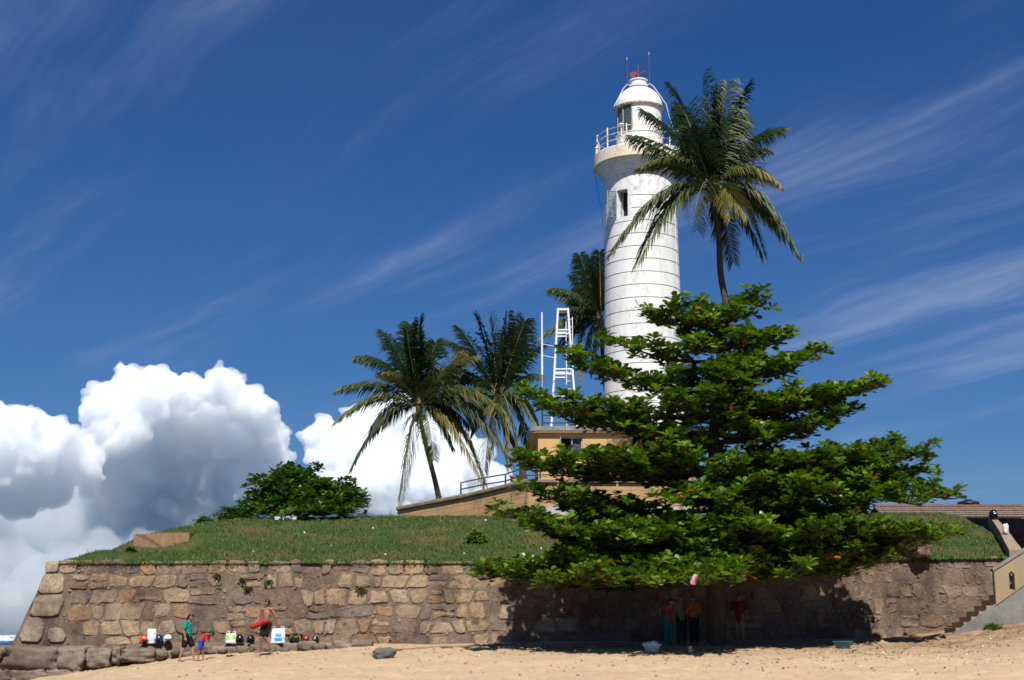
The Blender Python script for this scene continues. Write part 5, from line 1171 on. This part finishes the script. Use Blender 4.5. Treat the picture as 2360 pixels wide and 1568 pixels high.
person('child in a red vest and cap bending forward beside the woman in teal', pc, R(80), 1.22, SK2,
       dict(chest=(0, -.24, 1.15), neck=(0, -.40, 1.27), head=(0, -.52, 1.30), look=(0, -.75, -.7), shL=(.15, -.34, 1.22), shR=(-.15, -.34, 1.22), elL=(.17, -.34, .95), elR=(-.17, -.30, .95), wrL=(.15, -.40, .72), wrR=(-.15, -.34, .72),
            knL=(.10, -.06, .50), anL=(.11, -.10, .085), toL=(.12, -.29, .03), knR=(-.10, .02, .50), anR=(-.10, .08, .085), toR=(-.11, -.11, .03)),
       [('vest', 'vest', cloth('red_cotton', (.50, .02, .025))), ('shorts', 'shorts', cloth('blue_shorts', (.03, .07, .40))), ('cap', 'cap', cloth('dark_teal_cap', (.01, .06, .06)))], 'short', .92, scale_head=1.22)
pm = stand(612, 1500, 49.5); pm.z = max(pm.z, W(612, 1502, 49.5).z - .05)
person('bare-chested man walking along the wall with a red rescue float at his hip', pm, R(-22), 1.80, SK2,
       dict(look=(-.75, -.55, -.05), elR=(-.27, -.02, 1.15), wrR=(-.27, -.20, .97), elL=(.32, .08, 1.16), wrL=(.30, .13, .93), knL=(.05, -.10, .50), anL=(.22, .05, .085), toL=(.30, -.12, .03), knR=(-.10, -.12, .51), anR=(-.20, -.06, .085), toR=(-.32, -.22, .03)),
       [('shorts', 'shorts', cloth('dark_shorts', (.014, .010, .012))), ('rescue_float', 'float', cloth('red_float', (.36, .03, .035)))], 'short', .95)
dk = [('person bending in a pink shirt and teal trousers in the tree shade', 1540, 1472, 50.0, R(35), 1.66, dict(chest=(0, -.08, 1.26), neck=(0, -.16, 1.43), head=(0, -.24, 1.56), look=(0, -.9, -.4), elR=(-.40, -.05, 1.30), wrR=(-.52, -.18, 1.16), shL=(.18, -.08, 1.40), shR=(-.18, -.08, 1.40)), [('shirt', 'longshirt', cloth('pink_shirt', (.22, .055, .075))), ('trousers', 'trousers', cloth('teal_trousers', (.008, .15, .19)))], 'long'),  # all four outfits darkened in colour to deepen the tree's shade
      ('person in a plain grey shirt standing between the pink and orange shirts in the shade', 1571, 1468, 50.6, R(10), 1.74, {}, [('shirt', 'shirt', cloth('grey_shirt', (.17, .17, .18))), ('trousers', 'trousers', cloth('charcoal_trousers', (.03, .03, .032)))], 'short'),
      ('person in an orange T-shirt with folded arms under the tree', 1600, 1466, 50.3, R(-5), 1.68, dict(wrL=(.02, -.17, 1.12), wrR=(-.02, -.18, 1.15), elL=(.26, -.06, 1.12), elR=(-.26, -.06, 1.12)), [('t_shirt', 'shirt', cloth('orange_shirt', (.32, .10, .008))), ('skirt', 'skirt', cloth('navy_skirt', (.012, .018, .05)))], 'long'),
      ('person in a red shirt and grey shorts standing apart in the shade', 1705, 1474, 49.9, R(-15), 1.74, {}, [('shirt', 'longshirt', cloth('shaded_red_shirt', (.10, .007, .014))), ('shorts', 'shorts', cloth('grey_shorts', (.12, .12, .12)))], 'short')]
for (lab, u, v, Y, rz, h_p, pose, cl, hr) in dk: person(lab, stand(u, v, Y), rz, h_p, SK3 if 'red' in lab else SK2, pose, cl, hr, 1.0, .014)

# ================================================================== BELONGINGS ON THE LEDGE
def paint(name, c, rough=.18, spec=.6): return mk(name, c, tuple(x * .8 for x in c), 4, rough, 0, .01, spec)
def on_ledge(u, v, Y=51.75): q = W(u, v, Y); return Vector((q.x, Y, ledge_z(q.x) + .0))
def helmet(u, v, label, col, rz, s_=1.0, visor=True, band=None):
    o = empty('motorbike_helmet', on_ledge(u, v), label, 'helmet', 'helmets left along the wall', R(rz)); o.scale = (s_, s_, s_)
    pr = [(.118, .0), (.136, .03), (.146, .09), (.143, .14), (.125, .195), (.085, .238), (.04, .256), (0, .26)]
    b = MB(); V = []; F = []; n = 28
    for (r_, z) in pr:
        for k in range(n):
            a_ = 2 * math.pi * k / n; fr = max(0, math.cos(a_)); lift = .085 * fr ** 3 * max(0, 1 - z / .12)
            V.append((r_ * math.sin(a_) * .93, -r_ * math.cos(a_) * 1.12 + .02 * fr ** 3 * max(0, 1 - z / .12), z + lift))
    for i in range(len(pr) - 1):
        for k in range(n): F.append((i * n + k, i * n + (k + 1) % n, (i + 1) * n + (k + 1) % n, (i + 1) * n + k))
    b.add(V, F); b.build('shell', paint('helmet_' + label.split()[0] + str(u), col), o, smooth=True)
    b = MB(); b.tube([V[k % n] for k in range(n + 1)], .009, 5, cap=False); b.build('rim_trim', m_blk, o)
    b = MB(); ball_mesh(b, (0, .0, .07), (.118, .135, .075)); b.build('lining', m_blk, o, smooth=True)
    if visor:
        b = MB(); P = []
        for k in range(9): a_ = R(-50 + 100 * k / 8); P += [(.147 * math.sin(a_), -.165 * math.cos(a_), .135), (.16 * math.sin(a_), -.185 * math.cos(a_) - .055 * math.cos(a_ * 1.6), .115)]
        b.add(P + [(x, y, z - .006) for x, y, z in P], [(2 * k, 2 * k + 1, 2 * k + 3, 2 * k + 2) for k in range(8)] + [(18 + 2 * k, 18 + 2 * k + 2, 18 + 2 * k + 3, 18 + 2 * k + 1) for k in range(8)]); b.build('peak', m_blk, o, smooth=True)
    if band:
        b = MB(); b.tube([(.0 + .02 * math.sin(t_), -.166 * math.cos(t_) * (1 if abs(math.cos(t_)) > .2 else 1), .11 + .15 * math.sin(t_)) for t_ in [R(x) for x in range(0, 181, 15)]], .012, 5); b.build('stripe', paint('stripe' + str(u), band, .3), o)
    return o
helmet(331, 1478, 'orange-red helmet beside the tall white bag', (.62, .09, .02), 40, 1.1)
helmet(368, 1479, 'navy helmet between the tall white bag and the white helmet', (.012, .015, .075), -30, 1.05)
helmet(386, 1479, 'glossy white helmet next to the navy one behind the woman', (.75, .75, .74), 25, 1.12)
helmet(552, 1476, 'dark navy helmet next to the green and white bag', (.008, .01, .035), 15, 1.15)
helmet(578, 1475, 'plain black helmet just left of the bare-chested man', (.008, .008, .01), -10, 1.05)
helmet(704, 1479, 'maroon helmet beside the black and yellow backpack', (.22, .02, .04), 20, 1.02)
helmet(727, 1480, 'small black helmet at the end of the row of belongings', (.012, .014, .016), -15, .98, True, (.5, .45, .4))
def bag(u, v, label, size, base, prints, rz=0, lean=0.0, handles=True, Y=51.75):
    o = empty('plastic_bag', on_ledge(u, v, Y), label, 'bag', 'carrier bags left along the wall', R(rz)); w, d, h = size
    V = []; F = []; nx_, nz_ = 14, 14; g = random.Random(u)
    def pt(i, j, f):
        x = (i / nx_ - .5) * w; q = j / nz_; tap = 1 - .10 * q - .12 * math.sin(q * 9 + u) * .3; th = d * (1 - q) ** .6 * math.sin(math.pi * (.08 + .84 * i / nx_)) ** .5
        return (x * tap + lean * q * h + .012 * fbm(q * 5, i * .4 + u), f * th / 2 + .015 * fbm(i * .5, q * 6 + u, f) - .05 * q, q * h * (1 + .04 * fbm(i * .6 + u, 1)))
    b = MB()
    for f in (-1, 1):
        P = [pt(i, j, f) for j in range(nz_ + 1) for i in range(nx_ + 1)]; Q = [(j * (nx_ + 1) + i, j * (nx_ + 1) + i + 1, (j + 1) * (nx_ + 1) + i + 1, (j + 1) * (nx_ + 1) + i) for j in range(nz_) for i in range(nx_)]
        b.add(P, Q if f < 0 else [tuple(reversed(q)) for q in Q])
    b.build('sack', mk('bag_plastic' + str(u), base, tuple(x * .9 for x in base), 6, .35, .3, .02, .4), o, smooth=True)
    for (i0, i1, j0, j1, col) in prints:
        b = MB(); P = [tuple(Vector(pt(i, j, -1)) + Vector((0, -.006, 0))) for j in range(j0, j1 + 1) for i in range(i0, i1 + 1)]; m = i1 - i0 + 1
        b.add(P, [(j * m + i, j * m + i + 1, (j + 1) * m + i + 1, (j + 1) * m + i) for j in range(j1 - j0) for i in range(i1 - i0)]); b.build('print', paint('print%d_%d' % (u, i0), col, .4, .3), o, smooth=True)
    if handles:
        for sg in (-1, 1):
            b = MB(); x = sg * w * .26 + lean * h; b.tube([(x - .05, -.05, h * .97), (x - .04, -.05, h + .07), (x + .04, -.05, h + .07), (x + .05, -.05, h * .97)], .016, 5); b.build('handle', MATS['bag_plastic' + str(u)], o, smooth=True)
    return o
bag(349, 1480, 'tall upright white bag between the orange-red and navy helmets', (.32, .18, .50), (.60, .62, .68), [(3, 11, 3, 10, (.62, .66, .76))], 8, 0, False)
bag(533, 1476, 'white carrier bag with bright green print left of the navy helmet', (.40, .24, .33), (.62, .64, .62), [(1, 5, 6, 12, (.25, .60, .04)), (9, 13, 6, 12, (.25, .60, .04))], -5)
bag(640, 1478, 'large white carrier bag with a blue print behind the bare-chested man', (.50, .26, .50), (.62, .66, .70), [(3, 11, 2, 5, (.05, .28, .68)), (4, 10, 6, 9, (.10, .34, .72))], 12, .03)
bp = empty('backpack', on_ledge(681, 1479), 'black backpack with yellow trim slumped against the wall', 'backpack', None, R(-12))
m_bpk, m_bpy = cloth('black_nylon', (.014, .014, .016)), cloth('yellow_nylon', (.42, .34, .02))
block('body', (0, 0, .16), (.50, .28, .36), m_bpk, bp, 5, 0, 6, 2.8, .08); block('pocket', (.05, -.13, .11), (.30, .12, .2), m_bpk, bp, 6, 0, 5, 3.5, .06)
for (pth) in ([(-.22, -.1, .03), (-.17, -.14, .17), (-.06, -.12, .30)], [(.02, -.185, .21), (.16, -.18, .22)], [(.13, -.08, .32), (.2, -.11, .2), (.22, -.1, .05)]):
    b = MB(); b.tube(pth, .014, 5); b.build('trim', m_bpy, bp)
def slipper(c, rz, lab):
    o = empty('sandal', c, lab, 'sandal', 'dark sandals on the sand', rz); b = MB()
    P = [(.05 * math.cos(t_) * (1.1 if math.sin(t_) > 0 else .85), .135 * math.sin(t_)) for t_ in [2 * math.pi * i / 16 for i in range(16)]]; slab(b, P, 0.0, .03); b.build('sole', m_blk, o)
    b = MB(); b.tube([(-.045, .0, .03), (-.02, .05, .055), (0, .08, .03)], .008, 4); b.build('strap', m_blk, o); b = MB(); b.tube([(.045, .0, .03), (.02, .05, .055), (0, .08, .03)], .008, 4); b.build('strap', m_blk, o)
for i, (du, rz) in enumerate(((0, .9), (9, 1.3))):
    q = solve(527 + du, 1497); slipper(q + Vector((0, 0, .01)), rz, 'dark sandal lying on the sand below the green printed bag, ' + ('seaward of its pair' if i == 0 else 'landward of its pair'))

# ================================================================== ON THE SAND
q = solve(884, 1517); rk = block('boulder', q + Vector((0, 0, .13)), (.66, .5, .40), mk('beach_rock', (.16, .145, .125), (.09, .082, .075), 4, .95, .8, .04, .1), None, 77, .2, 8, 2.6, .16); tag(rk, 'lone grey rock sitting on the open sand', 'rock')
q = stand(1942, 1480, 47.4); o = empty('wash_basin', q, 'teal plastic basin on the sand at the edge of the tree shade', 'basin'); m_teal = paint('teal_plastic', (.02, .16, .19), .35)
b = MB(); b.lathe([(0, .0), (.21, 0), (.30, .20), (.335, .205), (.335, .225), (.29, .22), (.2, .02), (0, .015)], 28); b.build('bowl', m_teal, o, smooth=False); b = MB(); b.tube([(.33 * math.sin(R(a_)), -.33 * math.cos(R(a_)), .222) for a_ in range(0, 361, 15)], .014, 5, cap=False); b.build('rolled_rim', m_teal, o)
q = stand(1502, 1482, 46.7); o = block('crumpled_bag', q + Vector((0, 0, .16)), (.5, .42, .36), mk('white_poly', (.66, .67, .74), (.58, .59, .66), 5, .5, .8, .05, .3), None, 91, .3, 9, 2.4, .2); tag(o, 'crumpled pale lilac plastic bag on the sand in front of the pink shirt', 'bag')
q = stand(1590, 1483, 46.6); o = empty('paper_cup', q, 'small pale paper cup on the sand under the low branches', 'cup'); b = MB(); b.lathe([(0, 0), (.055, 0), (.075, .19), (.08, .195), (.068, .19), (.05, .01)], 14); b.build('cup', paint('cup_paper', (.62, .55, .58), .6, .2), o)
m_drift = mk('driftwood', (.24, .165, .11), (.14, .095, .065), 6, .95, .7, .03, .1, stretch=(.4, 3, 3))
for (u0, v0, u1, v1, r_, lab) in ((1262, 1487, 1500, 1476, .09, 'long weathered driftwood log half buried at the foot of the shaded wall'), (900, 1484, 1190, 1479, .05, 'thin sunlit driftwood pole half buried along the wall foot')):
    A, B_ = stand(u0, v0, 48.9), stand(u1, v1, 50.3); O = A.copy(); b = MB()
    b.tube([A.lerp(B_, i / 12) - O + Vector((0, .12 * fbm(i * .5, u0), .03 + .04 * fbm(i * .7, 2 + u0))) for i in range(13)], [r_ * (1 + .25 * fbm(i * .6, 7)) * (.6 + .4 * math.sin(math.pi * (.15 + .7 * i / 12))) for i in range(13)], 8)
    o = b.build('driftwood', m_drift, None, True, O); tag(o, lab, 'log')
# scattered leaf litter and coral bits
def flakes(name, pts, smin, smax, mat, label, seed):
    g = np.random.default_rng(seed); n = len(pts); P = np.array(pts); a_ = g.uniform(0, 6.28, n); s_ = g.uniform(smin, smax, n); lift = g.uniform(.01, .5, n) * s_
    d1 = np.stack([np.cos(a_), np.sin(a_), g.normal(0, .25, n)], 1) * s_[:, None]; d2 = np.stack([-np.sin(a_), np.cos(a_), g.normal(0, .3, n)], 1) * (s_ * .5)[:, None]; up = np.stack([0 * s_, 0 * s_, lift + .01], 1)
    V = np.stack([P - d1 + up * .3, P - d2 + up, P + d1 + up * .4, P + d2 + up * 1.1], 1).reshape(-1, 3); F = np.arange(n * 4).reshape(-1, 4)
    me = np_mesh(name, V, F, g.random(n)); me.materials.append(mat); o = link(name, me); o['kind'] = 'stuff'; o['label'] = label; return o
def tint_mat(name, stops, rough=.9):
    m, t, p = nodes(name); at = t.nodes.new('ShaderNodeAttribute'); at.attribute_name = 'tint'; t.links.new(ramp(t, at.outputs['Fac'], stops), p.inputs['Base Color']); p.inputs['Roughness'].default_value = rough; return m
fr_ = random.Random(13); pts = []
for _ in range(1500):
    x = fr_.gauss(8, 8); y = 51.2 - abs(fr_.gauss(0, 1)) * 4.2
    if -14 < x < 22 and y > 36: pts.append((x, y, sand_z(x, y)))
for _ in range(420):
    x = fr_.uniform(6, 20); y = fr_.uniform(38, 47); 
    if fbm(x * .3, y * .4, 8) > 0: pts.append((x, y, sand_z(x, y)))
for _ in range(300):
    x = fr_.uniform(-14, 14); y = fr_.uniform(37, 50); pts.append((x, y, sand_z(x, y)))
flakes('leaf_litter', pts, .02, .07, tint_mat('dry_leaf', [(0, (.07, .04, .022)), (.5, (.15, .085, .04)), (.85, (.26, .15, .06)), (1, (.36, .2, .08))]), 'dry brown leaves scattered over the sand', 1)
pts = []
for _ in range(800):
    x = fr_.gauss(13, 5); y = fr_.gauss(43.5, 2.2)
    if -6 < x < 22: pts.append((x, y, sand_z(x, y)))
flakes('coral_rubble', pts, .015, .06, tint_mat('coral_bits', [(0, (.40, .33, .25)), (.6, (.62, .56, .47)), (1, (.72, .68, .62))]), 'pale coral and shell bits strewn on the sand', 2)
# ---- grass slope litter, slab, rock on the wall
m_scr = {k: paint('scrap_' + k, c, .6, .2) for k, c in dict(white=(.5, .5, .48), pink=(.42, .2, .18), teal=(.1, .36, .32), yellow=(.45, .38, .15)).items()}
SCR = [(1168, 1228, 'white', 'white scrap'), ]
def scrap(u, v, col, label):
    best = None
    for i in range(160):
        Y = 53 + i * .08; q = W(u, v, Y)
        if Y > wall_y(q.x) + .5 and q.z <= hill_z(q.x, Y): best = Vector((q.x, Y, hill_z(q.x, Y))); break
    if best is None: return
    b = MB(); g = random.Random(u); P = [(.045 * math.cos(t_) * g.uniform(.6, 1.1), .04 * math.sin(t_) * g.uniform(.6, 1.1), .06 + .03 * g.random()) for t_ in [i * math.pi / 4 for i in range(8)]]
    b.add(P + [(0, 0, .12)] + [(x, y, z - .05) for x, y, z in P], [(i, (i + 1) % 8, 8) for i in range(8)] + [(i, 9 + i, 9 + (i + 1) % 8, (i + 1) % 8) for i in range(8)]); o = b.build('litter_scrap', m_scr[col], None, False, best); tag(o, label, 'litter', 'litter on the grass slope')
for (u, v, c, l) in [(888, 1282, 'white', 'white litter scrap at the wall edge, middle of the slope'), (1070, 1280, 'yellow', 'pale yellow litter scrap by the wall edge below the shrub'), (1247, 1268, 'white', 'white scrap on the grass just before the tree'), (912, 1202, 'pink', 'pink scrap on the crest below the ramp wall end'), (763, 1263, 'teal', 'teal scrap half way down the slope'), (702, 1232, 'white', 'white scrap high on the slope below the small tree'), (584, 1276, 'pink', 'reddish scrap low on the slope near the seaward end'), (860, 1222, 'white', 'tiny white scrap upper middle of the slope'), (1120, 1203, 'white', 'white scrap right beside the weedy shrub')]: scrap(u, v, c, l)
sq = hill_pt(660, 1192, 63.0); b = MB(); b.box((0, 0, .10), (.95, .4, .14)); b.box((-.32, 0, .0), (.14, .3, .12)); b.box((.32, 0, 0), (.14, .3, .12)); o = b.build('stone_bench', mk('pale_stone', (.55, .52, .47), (.45, .42, .38), 5, .9, .3), None, False, sq); tag(o, 'low white stone slab bench in front of the small hilltop tree', 'bench')
q = W(2112, 1272, 55.6); o = block('boulder', (q.x, 55.2, q.z + .12), (.85, .7, .75), MATS['quoin_stone'], None, 15, .4, 8, 3, .14); tag(o, 'tan boulder on top of the wall under the tree tips', 'rock')
q = W(1895, 1250, 55.6); o = block('boulder', (q.x, 55.4, q.z + .1), (.8, .7, 1.0), MATS['quoin_stone'], None, 16, .9, 8, 3, .14); tag(o, 'brown boulder on the wall behind the leaves of the big tree', 'rock')
# helmet and cloth left at the top of the edging
q = W(2290, 1197, 61.5); o = empty('motorbike_helmet', q, 'black helmet perched at the head of the stone edging above the steps', 'helmet'); o.scale = (1.35, 1.35, 1.5)
b = MB(); ball_mesh(b, (0, 0, .13), (.14, .16, .15), 16, 10); b.build('shell', paint('gloss_black', (.008, .008, .01)), o, smooth=True); b = MB(); ball_mesh(b, (.03, -.07, .15), (.10, .11, .06), 12, 8); b.build('visor', paint('visor_smoke', (.10, .11, .13), .08), o, smooth=True)
bag2 = W(2318, 1225, 57.6); o = block('white_bag', bag2 + Vector((0, 0, .1)), (.22, .16, .42), MATS['white_poly'], None, 51, .2, 7, 2.8, .16); tag(o, 'white bag lying on the stone edging above the steps', 'bag')
# pink paper caught in the low branches
q = W(1599, 1336, TY - 5.75); b = MB(); b.add([(-.10, 0, -.14), (.05, -.02, -.16), (.12, 0, .16), (.02, -.03, .17), (-.12, .02, .0), (0, -.06, 0)], [(0, 1, 5), (1, 2, 5), (2, 3, 5), (3, 4, 5), (4, 0, 5)])
b.add([(-.10, .012, -.14), (.05, -.008, -.16), (.12, .012, .16), (.02, -.018, .17), (-.12, .032, .0), (0, -.045, 0)], [(1, 0, 5), (2, 1, 5), (3, 2, 5), (4, 3, 5), (0, 4, 5)])
o = b.build('paper_scrap', paint('pink_paper', (.68, .30, .40), .7, .2), None, False, q); tag(o, 'pink paper scrap caught in the low front branches of the big tree', 'litter')
# ================================================================== CUMULUS CLOUDS
m_cloud = bpy.data.materials.new('cloud_vapour'); m_cloud.use_nodes = True; t = m_cloud.node_tree; t.nodes.clear()
vo = t.nodes.new('ShaderNodeVolumePrincipled'); vo.inputs['Color'].default_value = (.985, .992, 1.0, 1); vo.inputs['Density'].default_value = 0.055; vo.inputs['Anisotropy'].default_value = 0.0  # faint blue scatter colour stands in for sky light in shaded billows
out = t.nodes.new('ShaderNodeOutputMaterial'); t.links.new(vo.outputs[0], out.inputs['Volume'])
m_veil = m_cloud.copy(); m_veil.name = 'thin_cloud_vapour'; m_veil.node_tree.nodes['Principled Volume'].inputs['Density'].default_value = 0.007
def cloud(label, blobs, seed, vox, sub=(20, 9), mat=None):
    g = np.random.default_rng(seed); b = MB(); todo = []
    def put(c, r_, lv):
        if lv == 0: ball_mesh(b, c, r_, 14, 9)
        elif lv == 1: ball_mesh(b, c, r_, 10, 7)
        else: ball_mesh(b, c, r_, 8, 5)
        if lv >= 2: return
        for _ in range(sub[lv]):
            d = Vector((g.normal(), g.normal() - .5, g.normal() + .25)).normalized(); k = g.uniform(.2, .48); put(Vector(c) + d * r_ * g.uniform(.78, 1.0), r_ * k, lv + 1)
    for (u, v, r_, Y) in blobs:
        c = W(u, v, Y); put(c, r_ / 3278 * Y * 1.02, 0)
    o = remesh('cumulus_cloud', b, vox, mat or m_cloud, None, 0)
    me = o.data; n = len(me.vertices); co = np.empty(n * 3, np.float32); me.vertices.foreach_get('co', co); co = co.reshape(-1, 3); no = np.empty(n * 3, np.float32); me.vertex_normals.foreach_get('vector', no); no = no.reshape(-1, 3)
    dsp = np.array([sum(am * (abs(mnoise.noise((p_[0] / sc, p_[1] / sc, p_[2] / sc + am))) * 2 - .45) for sc, am in ((50, 13.0), (23, 7.5), (11, 4.0))) for p_ in co.tolist()])
    co = co + no * dsp[:, None]; me.vertices.foreach_set('co', co.ravel()); me.update()
    md = o.modifiers.new('r', 'REMESH'); md.mode = 'VOXEL'; md.voxel_size = vox; dg = bpy.context.evaluated_depsgraph_get(); m2 = bpy.data.meshes.new_from_object(o.evaluated_get(dg)); o.modifiers.clear(); o.data = m2; m2.materials.clear(); m2.materials.append(mat or m_cloud)
    print('CLOUD', n)
    tag(o, label, 'cloud'); return o
CY = 2600
cloud('tall white cumulus cloud towering over the seaward end of the wall', [(300, 945, 80, CY - 60), (342, 892, 38, CY - 70), (392, 900, 40, CY - 70), (350, 950, 70, CY - 20), (440, 905, 38, CY - 40), (480, 900, 36, CY - 40), (522, 895, 44, CY - 60), (575, 940, 52, CY - 30), (612, 1000, 46, CY + 20), (235, 955, 46, CY - 80), (245, 1010, 60, CY - 60), (228, 905, 18, CY - 70), (420, 960, 80, CY + 60), (520, 975, 80, CY + 60),
    (450, 1060, 130, CY + 115), (560, 1070, 95, CY + 95), (330, 1080, 110, CY + 100), (635, 1040, 34, CY + 60), (270, 1080, 70, CY + 20), (650, 1020, 14, CY + 60), (560, 1140, 80, CY + 130), (420, 1160, 110, CY + 150), (360, 1020, 34, CY + 10), (470, 1010, 40, CY + 40), (300, 1110, 46, CY + 10)], 4, 3.1)
cloud('low bright cumulus cloud at the seaward edge of the sky', [(80, 1030, 80, CY - 250), (10, 1045, 82, CY - 250), (140, 1005, 40, CY - 260), (-120, 1040, 110, CY - 200), (60, 962, 18, CY - 260), (190, 1070, 50, CY - 200), (-60, 980, 40, CY - 250), (110, 1100, 70, CY - 190), (30, 1120, 70, CY - 180), (20, 975, 18, CY - 255)], 6, 3.1)
cloud('broad cumulus cloud behind the leaning palm', [(765, 1035, 58, CY + 200), (850, 1005, 66, CY + 200), (720, 1008, 24, CY + 180), (920, 1000, 70, CY + 220), (800, 1105, 84, CY + 230), (900, 1120, 120, CY + 240), (1010, 1090, 100, CY + 260), (1080, 1160, 90, CY + 300), (690, 1000, 10, CY + 180), (740, 1150, 60, CY + 240)], 8, 3.7)
cloud('grey cloud bank spreading low over the sea', [(150, 1200, 95, CY + 60), (300, 1200, 105, CY + 120), (450, 1230, 110, CY + 160), (0, 1220, 100, CY + 20), (-120, 1230, 130, CY + 20), (570, 1230, 80, CY + 200), (680, 1260, 70, CY + 260)], 10, 5.5, mat=m_veil)
cloud('lowest pale cloud just above the sea horizon', [(40, 1330, 70, CY - 330), (150, 1320, 60, CY - 300), (-60, 1310, 80, CY - 330), (240, 1300, 70, CY - 250), (330, 1290, 60, CY - 200), (100, 1390, 80, CY - 260), (0, 1420, 80, CY - 260), (-150, 1380, 110, CY - 300), (200, 1390, 80, CY - 240)], 12, 5, mat=m_veil)
